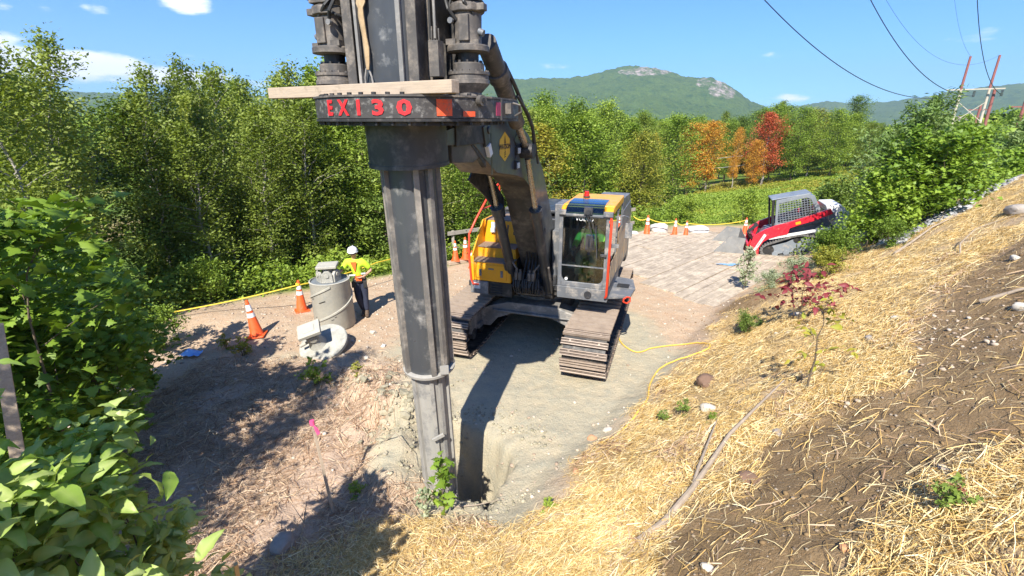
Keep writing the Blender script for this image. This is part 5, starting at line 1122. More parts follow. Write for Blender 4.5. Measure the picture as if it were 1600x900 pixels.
for (x, y, s, lab, lm) in ((-2.05, 5.0, .55, 'tiny weed right of the pink-flagged stake', None), (2.47, 5.76, .6, 'small green weed at the straw toe right of the yellow cord end', G3), (2.2, 5.8, .5, 'tiny weed left of the green weed at the straw toe', G3), (2.98, 2.52, .65, 'wilted green weed lying at the bottom right between soil and straw', G3), (-5.7, 9.0, 1.0, 'yellow weed in front of the leftmost cone', GY), (-6.2, 9.3, .8, 'pale weed left of the leftmost cone', GY), (2.6, 5.2, .4, 'weed sprig on the straw below the brown rock', None), (-2.9, 7.9, .6, 'weed sprig on the clay heap nearest the steel bar', GY), (.45, 4.55, .45, 'grass sprig at the straw edge in front of the hole', None)):
    again(wl, on(x, y), s*7, s, lab, leafm=lm)
rl = again(wl, on(3.12, 2.66), 1, .3, 'tuft of small red leaves at the edge of the lower right straw', leafm=GRED)
# tall leafy tree just left of the frame, its shadow falls across the left foreground
put_tree(4, -5.0, 1.6, 8.2, 1.0, 'near', label='tall leafy tree standing outside the left edge, shading the left foreground', wide=.95)
# ---------------------------------------------------------------- site objects
con_o = mat('cone_orange', (.85, .115, .025), (.78, .10, .02), .45, 0, 4, .03, 50, ((.5, .3, .2), .3, 9))
con_w = mat('cone_white', (.80, .80, .80), (.72, .72, .72), .4, 0, 4, .02, 50, ((.5, .42, .35), .3, 9))
yrope = mat('yellow_rope', (.75, .56, .04), (.62, .44, .04), .6, 0, 30, .5, 120)
ycord = mat('yellow_cord', (.80, .50, .08), (.70, .42, .07), .5, 0, 10, .1, 60)
concrete = mat('grout_caked_steel', (.42, .395, .325), (.34, .32, .265), .85, 0, 3, .5, 22, ((.30, .30, .27), .5, 4), bd=.01)
concrete2 = mat('wet_grout', (.34, .33, .28), (.25, .245, .215), .8, 0, 4, .6, 22, ((.48, .45, .39), .6, 5), bd=.01)
GRPC = 'traffic cones round the work pad'
def cone(label, x, y, s=1, tilt=(0, 0), rz=0, band=1, z=None):
    t = thing('traffic_cone', label, 'traffic cone', (x, y, (gz(x, y) if z is None else z)), rz, GRPC); t.scale = (s, s, s); t.rotation_euler = (tilt[0], tilt[1], rz)
    mb = MB(); mb.lathe((0, 0, .03), [(.15, 0), (.145, .01), (.032, .86), (.028, .87)], 28); mb.build('cone_body', con_o, t, smooth=True)
    mb = MB(); mb.box((0, 0, .016), (.38, .38, .032)); mb.build('cone_base', con_o if band else rubber, t, bevel=.01)
    for z0, z1 in ((.46, .56), (.62, .76)):
        r = lambda z: .145-(z-.01)*(.113/.85)+.004
        mb = MB(); mb.lathe((0, 0, .03+z0), [(r(z0), 0), (r(z1), z1-z0)], 28); mb.build('reflective_collar', con_w, t, smooth=True)
    return t
cone('orange cone with two white collars leaning at the far left, beside the reddish weeds', -5.87, 9.93, .98, (0, -.10), .2)
cone('upright orange cone standing behind the lying disc, left of the spiral drum', -5.50, 11.50, .93, (0, .02), .6)
cone('leftmost of the three cones by the wooden railing behind the steel bar', -1.95, 15.75, .78, z=gz(-1.9, 15.75)+.12)
cone('middle and tallest cone by the wooden railing, left of the yellow steps', -1.62, 15.95, .86, z=gz(-1.6, 15.9)+.12)
cone('cone nearest the red handrail of the yellow steps', -1.35, 15.35, .66)
cone('cone right of the excavator, next to the wooden rail end', 5.87, 20.25, .95)
cone('cone just right of the large white boulder beyond the mats', 7.05, 20.15, .80)
cone('cone standing close beside its twin, left of the flat pale boulder', 7.50, 20.05, .72)
cone('cone behind the bucket of the red loader', 10.15, 20.3, .82)
mb = MB(); mb.box((0, 0, .06), (.95, .22, .12), (0, 0, .6)); tb = mb.build('timber_block', wood, bevel=.01); tb.location = (-1.8, 15.85, gz(-1.8, 15.85)); tag(tb, 'grey timber block under the two cones by the wooden railing', 'timber block')
# ropes
def droop(pts, sag=.1, n=8):
    out = []
    for a, b in zip(pts, pts[1:]):
        for k in range(n): f = k/n; out.append((a[0]+(b[0]-a[0])*f, a[1]+(b[1]-a[1])*f, a[2]+(b[2]-a[2])*f-sag*4*f*(1-f)))
    return out+[pts[-1]]
mb = MB(); mb.tube(droop([(-9.2, 10.6, gz(-9.2, 10.6)+.15), (-5.50, 11.44, .72), (-3.95, 13.3, .78), (-2.35, 16.35, .72)], .06), .016, 8); mb.cyl((-5.5, 11.5, .70), (-5.5, 11.5, .76), .058); ob = mb.build('barrier_rope', yrope, smooth=True); tag(ob, 'yellow rope tied round the left cones and running to the wooden railing', 'rope')
mb = MB(); mb.tube(droop([(5.3, 20.5, .75), (5.87, 20.25, .72), (7.05, 20.15, .60), (7.50, 20.05, .54), (10.15, 20.3, .62)], .12), .018, 8); ob = mb.build('barrier_rope', yrope, smooth=True); tag(ob, 'yellow rope strung between the cones beyond the mats', 'rope')
cordp = [(1.26, 5.8), (1.59, 5.98), (1.93, 6.4), (2.3, 6.96), (2.55, 7.65), (2.95, 8.35), (3.43, 8.58), (3.85, 8.52), (4.05, 8.75), (4.02, 9.15), (3.7, 9.45), (3.07, 9.3), (2.7, 9.12), (2.5, 9.35), (2.44, 9.7), (2.51, 10.21), (2.79, 10.86)]
def smoothpath(p, n=6):
    o = []
    for i in range(len(p)-1):
        p0, p1, p2, p3 = [Vector((*p[max(0, min(len(p)-1, i+k))], 0)) for k in (-1, 0, 1, 2)]
        for k in range(n):
            t = k/n; q = .5*((2*p1)+(-p0+p2)*t+(2*p0-5*p1+4*p2-p3)*t*t+(-p0+3*p1-3*p2+p3)*t**3); o.append((q.x, q.y))
    return o+[p[-1]]
mb = MB(); mb.tube([(x, y, gz(x, y)+.022) for x, y in smoothpath(cordp)], .014, 8); ob = mb.build('extension_lead', ycord, smooth=True); tag(ob, 'yellow cord looping over the ground from the right track towards the straw', 'cord')
# spiral drum
dr = thing('spiral_drum', 'grout-covered steel drum with a spiral rib, standing next to the worker in the white helmet', 'drilling drum', (-4.30, 10.62, 0)); dr.rotation_euler = (.0, -.015, .2)
mb = MB(); mb.lathe((0, 0, 0), [(.46, 0), (.47, .02), (.45, 1.14), (.46, 1.16), (.43, 1.17), (.42, 1.12)], 48); mb.build('drum_shell', concrete, dr, smooth=True)
mb = MB()
for off in (0, math.pi):
    v = []; n = 60
    for k in range(n+1):
        a = off+k/n*math.pi*1.55; z = .08+k/n*1.02; r = .462-.015*z
        for rr, zz in ((r-.01, -.028), (r+.03, -.02), (r+.03, .02), (r-.01, .028)): v.append((rr*math.cos(a), rr*math.sin(a), z+zz))
    mb.add(v, [(k*4+i, k*4+(i+1) % 4, k*4+4+(i+1) % 4, k*4+4+i) for k in range(n) for i in range(4)])
mb.build('spiral_rib', concrete, dr, smooth=True, angle=50)
mb = MB()
for a, z, w in ((-1.9, .75, .16), (-1.5, .30, .07), (-1.35, .36, .05), (-2.5, .8, .05), (-2.4, .35, .04)): mb.box((.462*math.cos(a), .462*math.sin(a), z), (w, .012, .016), (0, -.35, a+math.pi/2))
mb.build('slot', dark, dr)
mb = MB(); mb.cyl((0, 0, 1.10), (0, 0, 1.14), .41, n=40); mb.build('drum_lid', mat('slate_lid', (.20, .22, .235), (.14, .155, .165), .6, 0, 4), dr)
mb = MB(); mb.cyl((0, 0, 1.14), (0, 0, 1.30), .22, .18)
for a in (-2.6, -1.57, -.5): 
    c, s_ = math.cos(a), math.sin(a); mb.prism([(-.13, 1.14), (-.12, 1.34), (-.05, 1.42), (.05, 1.42), (.12, 1.34), (.13, 1.14)], -.035, .035, 'xz')
    n = 12; M3 = Matrix.Rotation(a+math.pi/2, 3, 'Z')
    for k in range(len(mb.v)-n, len(mb.v)): mb.v[k] = tuple(M3 @ Vector(mb.v[k])+Vector((c*.22, s_*.22, 0)))
mb.build('bracket', concrete2, dr, bevel=.015)
mb = MB()
for a in (-2.6, -1.57, -.5): c, s_ = math.cos(a), math.sin(a); mb.cyl((c*.25, s_*.25, 1.32), (c*.275, s_*.275, 1.32), .05, n=16)
mb.build('pin', concrete, dr)
mb = MB(); mb.cyl((0, 0, 1.28), (0, 0, 1.46), .15, n=8); mb.box((0, 0, 1.50), (.46, .46, .07)); mb.build('drive_socket', concrete, dr, bevel=.02)
# lying cutter disc with its drive box
au = thing('cutter_disc', 'round grout-caked steel plate with a drive socket, lying tilted in front of the drum', 'drill plate', (-4.05, 9.30, .05)); au.rotation_euler = (R(22), R(-16), .3)
mb = MB(); mb.lathe((0, 0, .06), [(.50, 0), (.52, .02), (.52, .09), (.50, .11), (.2, .12)], 44); mb.build('plate', concrete2, au, smooth=True)
mb = MB(); mb.lathe((-.10, .0, .17), [(.20, 0), (.15, .12), (.13, .26)], 24); mb.box((-.10, .0, .50), (.26, .26, .20)); mb.build('hub', concrete2, au, bevel=.02)
mb = MB(); mb.box((-.10, .0, .63), (.46, .40, .08)); mb.box((-.10, 0, .675), (.24, .2, .02)); mb.build('drive_socket', concrete, au, bevel=.025)
mb = MB(); mb.cyl((-.10, -.13, .46), (-.10, -.16, .46), .075, n=20); mb.cyl((-.42, -.05, .33), (-.12, -.02, .36), .035); mb.build('pin', concrete, au)
# stake, bag, loose pieces
mb = MB(); mb.tube([(-2.27, 4.72, .0), (-2.35, 4.80, .62), (-2.44, 4.90, 1.22)], [.021, .02, .02], 4); st2 = mb.build('survey_stake', wood); tag(st2, 'leaning wooden survey stake with a pink flagged top, left of the hole', 'stake')
mb = MB(); mb.cyl((-2.437, 4.897, 1.19), (-2.442, 4.903, 1.25), .03, n=10); mb.add([(-2.42, 4.87, 1.22), (-2.36, 4.86, 1.17), (-2.35, 4.88, 1.08), (-2.39, 4.88, 1.05), (-2.41, 4.87, 1.14)], [(0, 1, 2, 3, 4)]); mb.build('pink_ribbon', mat('pink_ribbon', (.85, .10, .26), None, .6), st2)
mb = MB(); rr = random.Random(8); v = []
for j in range(5):
    for i in range(8): v.append((-6.98+i*.055, 8.86+j*.06, .04+.10*math.sin(j*.8)*math.sin(i*.5)+rr.uniform(0, .035)))
mb.add(v, [(j*8+i, j*8+i+1, j*8+i+9, j*8+i+8) for j in range(4) for i in range(7)]); bg_ = mb.build('plastic_bag', mat('blue_plastic', (.10, .32, .75), (.35, .55, .85), .35, 0, 7, .1, 30), smooth=True, angle=60); tag(bg_, 'crumpled light blue plastic bag at the pad edge under the maple bushes', 'bag')
mb = MB(); mb.tube([(-4.50, 3.55, 1.8), (-4.57, 3.85, 3.0)], [.07, .06], 4); ob = mb.build('leaning_post', wood); tag(ob, 'grey wooden post end showing at the left edge between the bushes', 'post')
mb = MB(); mb.tube([(-2.3, 2.8, gz(-2.3, 2.8)), (-2.05, 2.6, 1.3), (-1.95, 2.5, 1.75)], [.02, .02, .018], 4); ob = mb.build('marker_stake', mat('tan_wood', (.62, .42, .2), None, .7)); tag(ob, 'thin tan stake rising among the broad-leaved shrubs at the lower left', 'stake')
mb = MB(); mb.cyl((-.04, 6.08+.5, -.02), (-.04, 6.08+.5, .02), .03); 
orb = rock_template(3, 2)
def stone(label, x, y, r, seed, cm, flat=.6, rz=0, name='stone', group=None, sink=.25):
    V, F = rock_template(seed, 3, flat); a = rz; V = V*r; V = np.stack([V[:, 0]*math.cos(a)-V[:, 1]*math.sin(a)*.75, V[:, 0]*math.sin(a)+V[:, 1]*math.cos(a)*.75, V[:, 2]], 1)
    o = np_obj(name, V, F, cm, smooth=True); o.data.set_sharp_from_angle(angle=R(32)); o.location = (x, y, gz(x, y)+r*flat*(.6-sink)); tag(o, label, 'boulder' if name == 'boulder' else 'stone', group); return o
sgrey = mat('grey_stone', (.34, .30, .26), (.24, .21, .18), .85, 0, 8, .5, 30); spale = mat('pale_stone', (.52, .47, .39), (.40, .35, .28), .85, 0, 8, .4, 30); sbrown = mat('brown_stone', (.22, .13, .085), (.14, .085, .055), .85, 0, 8, .6, 30); swhite = mat('white_stone', (.66, .63, .58), (.5, .47, .43), .85, 0, 5, .6, 14); sorange = mat('rusty_stone', (.50, .27, .14), (.38, .2, .11), .85, 0, 8, .5, 30)
for a in (('round grey stone lying in the straw beside the bare soil', 2.95, 4.42, .075, 1, sgrey), ('brown earthy rock on the soil edge under the dead branch', 2.33, 3.74, .12, 2, sbrown), ('pale tan rock at the toe of the bank above the green weeds', 2.72, 5.62, .12, 3, spale), ('dark brown rock jutting out where the cord crosses the bank', 3.15, 6.75, .2, 4, sbrown),
          ('pale stone at the right edge of the photo on the bare soil', 5.98, 5.16, .10, 5, spale), ('cream pebble below the lower end of the dead branch', 1.55, 2.80, .055, 6, spale), ('ochre stone at the bottom right near the straw', 2.33, 2.52, .045, 7, sorange), ('flat grey stone in the middle of the bare soil', 3.30, 2.95, .05, 8, sgrey), ('pale stone half buried in straw high on the bank', 5.51, 6.25, .07, 9, spale),
          ('flat stone in the straw left of the pale high stone', 4.95, 5.95, .08, 10, sgrey), ('grey stone at the lower left edge of the straw', -2.62, 4.12, .17, 11, sgrey), ('tan stone on the pad left of the steel bar', -3.25, 10.1, .10, 12, spale), ('white lump of rock at the foot of the worker', -3.95, 10.55, .08, 13, swhite), ('small white rock left of the steel bar near the clay heap', -2.83, 9.4, .07, 14, swhite),
          ('rusty stone at the end of the yellow cord', 1.24, 6.12, .085, 15, sorange), ('pale stone right of the rusty stone by the yellow cord', 1.5, 6.28, .08, 16, spale), ('orange lump at the straw edge right of the hole', .86, 5.2, .06, 17, sorange), ('yellowish stone beside the twigs left of the clay heap', -3.05, 8.85, .07, 18, spale), ('pale rock behind the red-leaved shrub', 5.45, 8.35, .13, 19, spale), ('light stone at the top right corner of the bare soil', 7.6, 6.9, .08, 20, spale)):
    stone(a[0], a[1], a[2], a[3], a[4], a[5], rz=a[4])
stone('large white boulder between the two groups of cones beyond the mats', 6.55, 20.75, .42, 21, swhite, .8, name='boulder'); stone('low flat pale boulder lying beyond the mats', 8.25, 20.7, .50, 22, swhite, .5, name='boulder'); stone('small white boulder at the foot of the first cone right of the excavator', 5.35, 20.35, .2, 23, swhite, .6, name='boulder')
stone('dark flat rock on the bank crest at the upper right', 10.3, 9.6, .28, 24, sgrey, .5, name='boulder')
# dead branches
br = mat('dead_branch', (.36, .29, .22), (.24, .19, .14), .85, 0, 9, .6, 40, stretch=(1, 1, 1))
def branch(label, pts, r, subs=()):
    mb = MB(); P = [(x, y, gz(x, y)+dz) for x, y, dz in pts]; n = len(P); mb.tube(P, [r*(1-.75*k/(n-1)) for k in range(n)], 9)
    for sp in subs: Q = [(x, y, gz(x, y)+dz) for x, y, dz in sp]; mb.tube(Q, [r*.5*(1-.7*k/(len(Q)-1)) for k in range(len(Q))], 7)
    o = mb.build('dead_branch', br, smooth=True); tag(o, label, 'branch', None)
branch('long bent dead branch lying up the straw in the middle foreground', [(1.22, 3.48, .03), (1.5, 3.62, .05), (1.86, 3.93, .07), (2.19, 4.28, .10), (2.5, 4.57, .12), (3.02, 5.02, .10), (3.6, 5.5, .06)], .042, ([(1.86, 3.93, .06), (2.06, 4.26, .12), (2.38, 4.74, .12), (2.63, 5.16, .06)],))
branch('pale dead branch lying along the upper edge of the straw by the maple shrubs', [(8.6, 10.3, .04), (9.13, 10.59, .06), (9.88, 10.98, .08), (10.4, 10.9, .12)], .035)
branch('thin curved stick standing in the straw high on the bank', [(8.37, 8.54, .0), (8.55, 8.8, .18), (8.9, 8.95, .30), (9.4, 8.8, .28)], .016)
branch('dark stick at the right edge on the bare soil', [(6.08, 5.74, .03), (6.3, 5.55, .05), (6.7, 5.35, .04)], .03)
branch('thin twisted stick in the straw right of the hole', [(.1, 4.2, .02), (.5, 4.35, .05), (.85, 4.2, .04)], .012)
branch('forked twig standing left of the hole in front of the stake', [(-2.5, 4.25, -.02), (-2.42, 4.3, .25), (-2.38, 4.35, .5)], .011, ([(-2.44, 4.3, .2), (-2.2, 4.2, .34), (-1.95, 4.1, .3)], [(-2.42, 4.3, .2), (-2.6, 4.4, .42)]))
branch('arched thin twig beside the clay heap', [(-1.9, 5.9, 0), (-1.7, 5.8, .22), (-1.45, 5.6, .2), (-1.2, 5.5, .1)], .009)
branch('grey twig lying across the rim of the hole', [(-.75, 4.85, .03), (-.45, 4.86, .07), (-.15, 4.98, .05)], .012)
# railings
railw = mat('grey_rail_wood', (.34, .30, .25), (.25, .22, .185), .85, 0, 6, .4, 40)
def railing(label, posts, rails, h=1.05):
    t = thing('wooden_railing', label, 'railing', (*posts[0], gz(*posts[0])), 0); o0 = Vector(t.location)
    for (x, y) in posts: mb = MB(); z = gz(x, y); mb.box(Vector((x, y, z+h/2-.1))-o0, (.10, .10, h+.2)); mb.build('post', railw, t, bevel=.006)
    for k in rails:
        a = Vector((posts[0][0], posts[0][1], gz(*posts[0])+k))-o0; b = Vector((posts[-1][0], posts[-1][1], gz(*posts[-1])+k))-o0; d = (b-a).normalized(); off = Vector((d.y, -d.x, 0))*.075
        mb = MB(); L = (b-a).length; mb.box((a+b)/2+off, (L+.5, .045, .14), (0, 0, math.atan2(d.y, d.x))); mb.build('rail', railw, t, bevel=.005)
railing('grey wooden railing behind the cones, left of the yellow steps', [(-2.15, 16.9), (-.6, 18.0)], (.42, .98))
railing('grey wooden railing showing right of the excavator cab', [(3.2, 19.6), (5.25, 21.0)], (.38, .98))
# timber mats: long planks bolted side by side
matw = mat('mat_plank', (.43, .355, .265), (.25, .20, .15), .85, 0, 2.6, .5, 26, ((.58, .48, .36), .6, 3), stretch=(.3, 3.5, 3))
ud = Vector((.725, .689, 0)); nd = Vector((.689, -.725, 0)); rr = random.Random(12)
MATN = 0
for r_ in range(6):
    n0 = -5.35-r_*1.27; u = 11.9+(0, .3, .9, .5, 2.4, 4.1)[r_]; seg_n = 0
    while u < 20.5:
        L = 4.6+rr.uniform(-.2, .2) if u > 12.8 else 3.6; c = ud*(u+L/2)+nd*n0
        if c.y+L/2*.69 > 21.2 or c.x < 3.4 and c.y < 13: u += L+.05; continue
        t = thing('timber_mat', 'weathered flat timber mat laid on the pad between the excavator and the red loader', 'timber mat', (c.x, c.y, .012+.004*(MATN % 2)), math.atan2(ud.y, ud.x)+rr.uniform(-.006, .006), 'timber mats covering the pad')
        for k in range(4):
            mb = MB(); mb.box((rr.uniform(-.06, .06), -.465+k*.31, rr.uniform(-.004, .004)), (L, .295, .06)); mb.build('plank', matw, t, bevel=.006)
        MATN += 1; u += L+.06
bp = MB(); v = []; n = 26
for k in range(n): a = k/n*6.283; q = .34*(1+.35*math.sin(a*3)+.2*math.sin(a*7)); v.append((7.42+q*math.cos(a)*1.35*.72, 15.55+q*math.sin(a)*.35, .056))
bp.add(v, [tuple(range(n))]); ob = bp.build('paint_mark', mat('blue_paint', (.12, .30, .55), (.25, .38, .5), .8, 0, 9)); tag(ob, 'smudge of blue marking paint on the timber mats in front of the loader bucket', 'paint mark')
# power line: H-frame, conductors
poleg = mat('pale_pole', (.52, .46, .36), (.42, .37, .29), .8, 0, 4); poler = mat('red_brown_pole', (.30, .10, .08), (.22, .08, .065), .7, 0, 4); steelw = mat('conductor', (.05, .06, .075), None, .5, .3)
hf = thing('power_pole_frame', 'tall two-legged wooden power line frame with a crossarm on the right skyline', 'power pole', (39.6, 45.1, gz(39.6, 45.1)))
hz = hf.location.z; o0 = Vector(hf.location)
for (a, b) in (((39.63, 45.05), (39.53, 45.14)), ((41.30, 44.15), (41.22, 44.27))):
    mb = MB(); mb.cyl(Vector((a[0], a[1], hz-.5))-o0, Vector((b[0], b[1], 7.2))-o0, .115, .10, 12); mb.build('pole', poleg, hf); mb = MB(); mb.cyl(Vector((b[0], b[1], 7.2))-o0, Vector((b[0], b[1], 9.9))-o0, .10, .085, 12); mb.build('pole_top', poler, hf)
mb = MB(); mb.cyl(Vector((41.62, 43.95, hz-.5))-o0, Vector((41.5, 44.05, 7.2))-o0, .14, .11, 12); mb.build('pole', poler, hf)
mb = MB(); a, b = Vector((38.75, 45.78, 7.14))-o0, Vector((41.6, 43.25, 7.34))-o0; d = b-a; mb.box((a+b)/2, (d.length, .09, .10), (0, 0, math.atan2(d.y, d.x))); mb.build('crossarm', poleg, hf)
mb = MB(); mb.cyl(Vector((39.6, 45.1, 6.2))-o0, Vector((41.3, 44.1, 4.5))-o0, .03, n=8); mb.build('brace', poleg, hf); mb = MB(); mb.cyl(Vector((41.2, 44.2, 6.2))-o0, Vector((39.6, 45.1, 4.5))-o0, .03, n=8); mb.build('brace', poleg, hf)
for p in ((38.97, 45.62), (40.22, 44.52), (41.5, 43.33)):
    mb = MB(); 
    for k in range(5): mb.cyl(Vector((p[0], p[1], 7.1-.1*k))-o0, Vector((p[0], p[1], 7.04-.1*k))-o0, .09, n=8)
    mb.build('insulator', dark, hf)
wd_ = Vector((.8412, .5408, 0))
for lab, A, (t1, z1), (t2, z2) in (('leftmost power line wire crossing the sky to the crossarm', (38.97, 45.62, 6.65), (21.6, 8.34), (30.1, 10.84)), ('middle power line wire coming down to the crossarm', (40.22, 44.52, 6.70), (16.3, 9.13), (22.3, 11.48)), ('rightmost power line wire falling steeply to the crossarm end', (41.5, 43.33, 6.75), (8.8, 10.32), (11.5, 12.45)), ('thin shield wire reaching the top of the left pole', (39.53, 45.14, 9.9), (5, 12.1), (6.8, 13.4)), ('thin shield wire reaching the top of the right pole', (41.22, 44.27, 9.9), (15.7, 9.3), (23.4, 11.6))):
    M_ = np.array([[t1, t1*t1], [t2, t2*t2]]); b_, c_ = np.linalg.solve(M_, [z1-A[2], z2-A[2]]); c_ = max(c_, .004)
    tm = t2*1.7; mb = MB(); mb.tube([(A[0]-wd_.x*tm*k/40, A[1]-wd_.y*tm*k/40, A[2]+b_*tm*k/40+c_*(tm*k/40)**2) for k in range(41)], .026 if 'shield' not in lab else .008, 6); ob = mb.build('overhead_wire', steelw, smooth=True); tag(ob, lab, 'wire', 'overhead wires of the power line')
for (x0, y0, z0, x1, y1, z1, lab) in ((30, 62, .6, 70, 80, 6.5, 'upper thin wire low across the meadow in front of the forest'), (30, 62, -.6, 70, 80, 5.2, 'lower thin wire low across the meadow in front of the forest')):
    mb = MB(); mb.tube(droop([(x0-14, y0-2, z0-.6), (x0, y0, z0), (x1, y1, z1)], .25), .022, 5); ob = mb.build('overhead_wire', mat('pale_wire', (.5, .5, .5), None, .5), smooth=True); tag(ob, lab, 'wire')
for k, (x, y, s, lab) in enumerate(((52, 51.5, 1, 'distant thin power pole right of the tall frame'), (61, 66, 1.2, 'more distant thin power pole between the frame legs'))):
    t = thing('utility_pole', lab, 'power pole', (x, y, gz(x, y))); h = 6.6-gz(x, y)*1; mb = MB(); mb.cyl((0, 0, -.3), (0, 0, h), .14, n=8); mb.build('pole', poler, t); mb = MB(); mb.box((0, 0, h-.6), (1.8*s, .1, .12), (0, 0, -.7)); mb.build('crossarm', poler, t)
# a few far town buildings in the valley
rb = random.Random(77); bw = [mat('far_wall_a', (.62, .58, .52)), mat('far_wall_b', (.5, .42, .36)), mat('far_wall_c', (.70, .70, .68))]; rfm = mat('far_roof', (.22, .15, .13)); winm = mat('far_window', (.06, .07, .09), None, .2)
for k in range(26):
    az = R(rb.uniform(41, 49.5)); D = rb.uniform(420, 640); w, d_, h = rb.uniform(9, 22), rb.uniform(8, 12), rb.uniform(5, 9)
    if k == 0: az, D, w, h = R(45.2), 430, 34, 8
    x, y = D*math.sin(az), D*math.cos(az); z = 4.7+D*math.tan(R(-.15+rb.uniform(-.45, .15)))-h*.6
    t = thing('town_building', 'long pale building, largest of the far town in the valley' if k == 0 else 'small far building of the valley town under the right hill', 'building', (x, y, z), rb.uniform(0, 3), None if k == 0 else 'buildings of the far valley town')
    mb = MB(); mb.b2(-w/2, w/2, -d_/2, d_/2, -12, h); mb.build('wall', bw[k % 3], t); mb = MB(); mb.prism([(-d_/2-.5, h), (0, h+2.2), (d_/2+.5, h)], -w/2-.4, w/2+.4); mb.build('roof', rfm, t)
    mb = MB()
    for q in range(int(w/3)): mb.box((-w/2+1.5+q*3, -d_/2-.03, h*.6), (1.2, .08, 1.4)); mb.box((-w/2+1.5+q*3, d_/2+.03, h*.6), (1.2, .08, 1.4))
    mb.build('window', winm, t)
# ---------------------------------------------------------------- compact track loader
red = mat('loader_red', (.62, .018, .035), (.55, .015, .03), .35, 0, 2, .02, 40, ((.35, .2, .15), .3, 5), coat=.4)
greyl = mat('loader_grey', (.21, .235, .26), (.16, .18, .20), .45, 0, 2, .03, 40, ((.36, .32, .27), .4, 4))
rub = mat('rubber_track', (.13, .125, .12), (.09, .085, .08), .8, 0, 5, .4, 40, ((.30, .27, .22), .45, 4))
bkt = mat('bucket_steel', (.27, .27, .26), (.20, .20, .195), .42, .15, 3, .1, 40, ((.45, .38, .3), .35, 4))
PR = R(14)
ld_ = thing('track_loader', 'red and grey compact track loader with a steel bucket parked on the mats', 'track loader', (10.45, 17.25, .10)); ld_.rotation_euler = (0, 0, 0)
pv = bpy.data.objects.new('chassis_tmp', None)
# machine axes: +x backwards (viewer's right), y away, z up, pitched nose down
PM = Matrix.Rotation(R(-20), 4, 'Z') @ Matrix.Rotation(-PR, 4, 'Y'); ld_.rotation_euler = PM.to_euler()
def sk(u, v): dz = (390-v)/43; dx = (u-1190)/45-.2*dz; c, s = math.cos(PR), math.sin(PR); return (-1.30+dx*c+dz*s, .0+dz*c-dx*s)
# tracks
for sy in (-1, 1):
    yc = sy*.66; t = thing('track', 'x', 'x'); del t['label'], t['category']; t.parent = ld_
    pa = [(-1.05, .36), (-1.02, .20), (-.85, .06), (-.6, .02), (.9, .02), (1.15, .08), (1.28, .25), (1.22, .42), (1.05, .50), (.35, .72), (.15, .74), (-.05, .72), (-.85, .56), (-1.0, .48)]
    P = resample(pa, .09); mb = MB()
    for p, d in P:
        nrm = Vector((-d.y, d.x)); 
        if (p-Vector((.1, .35))).dot(nrm) < 0: nrm = -nrm
        M3 = Matrix(((d.x, 0, nrm.x), (0, 1, 0), (d.y, 0, nrm.y))); mb.box(Vector((p.x, yc, p.y))-M3 @ Vector((0, 0, .02)), (.10, .36, .065), M3); mb.box(Vector((p.x, yc, p.y))+M3 @ Vector((0, 0, .025)), (.045, .36, .035), M3)
    mb.build('rubber_belt', rub, t)
    mb = MB(); mb.prism([(-.9, .12), (-.9, .42), (-.2, .5), (.1, .62), (.4, .6), (1.0, .36), (1.0, .12)], yc-.08, yc+.08, 'xz')
    for q in range(5): mb.cyl((-.6+q*.36, yc-.13, .14), (-.6+q*.36, yc+.13, .14), .10, n=14)
    mb.build('track_frame', greyl, t, bevel=.01)
    for (x, z, r) in ((-.82, .31, .24), (1.03, .28, .2), (.15, .56, .14)): mb = MB(); mb.cyl((x, yc-.10, z), (x, yc+.10, z), r*.86, n=20); mb.build('wheel', dark, t, smooth=True)
mb = MB(); mb.prism([(-.85, .35), (-1.0, .75), (-.75, 1.0), (1.3, 1.15), (1.55, .95), (1.5, .45), (1.2, .35)], -.46, .46, 'xz'); mb.build('chassis', greyl, ld_, bevel=.03)
white_l = mat('off_white_panel', (.74, .73, .70), (.64, .63, .6), .4)
mb = MB(); mb.prism([(1.15, 1.1), (1.1, 1.62), (1.55, 1.55), (1.8, 1.2), (1.72, .6), (1.4, .6)], -.62, .62, 'xz'); mb.build('engine_hood', white_l, ld_, bevel=.05)
mb = MB(); mb.box((.2, -.84, .80), (1.9, .03, .10), (0, -.03, 0)); mb.build('side_stripe', white_l, ld_)
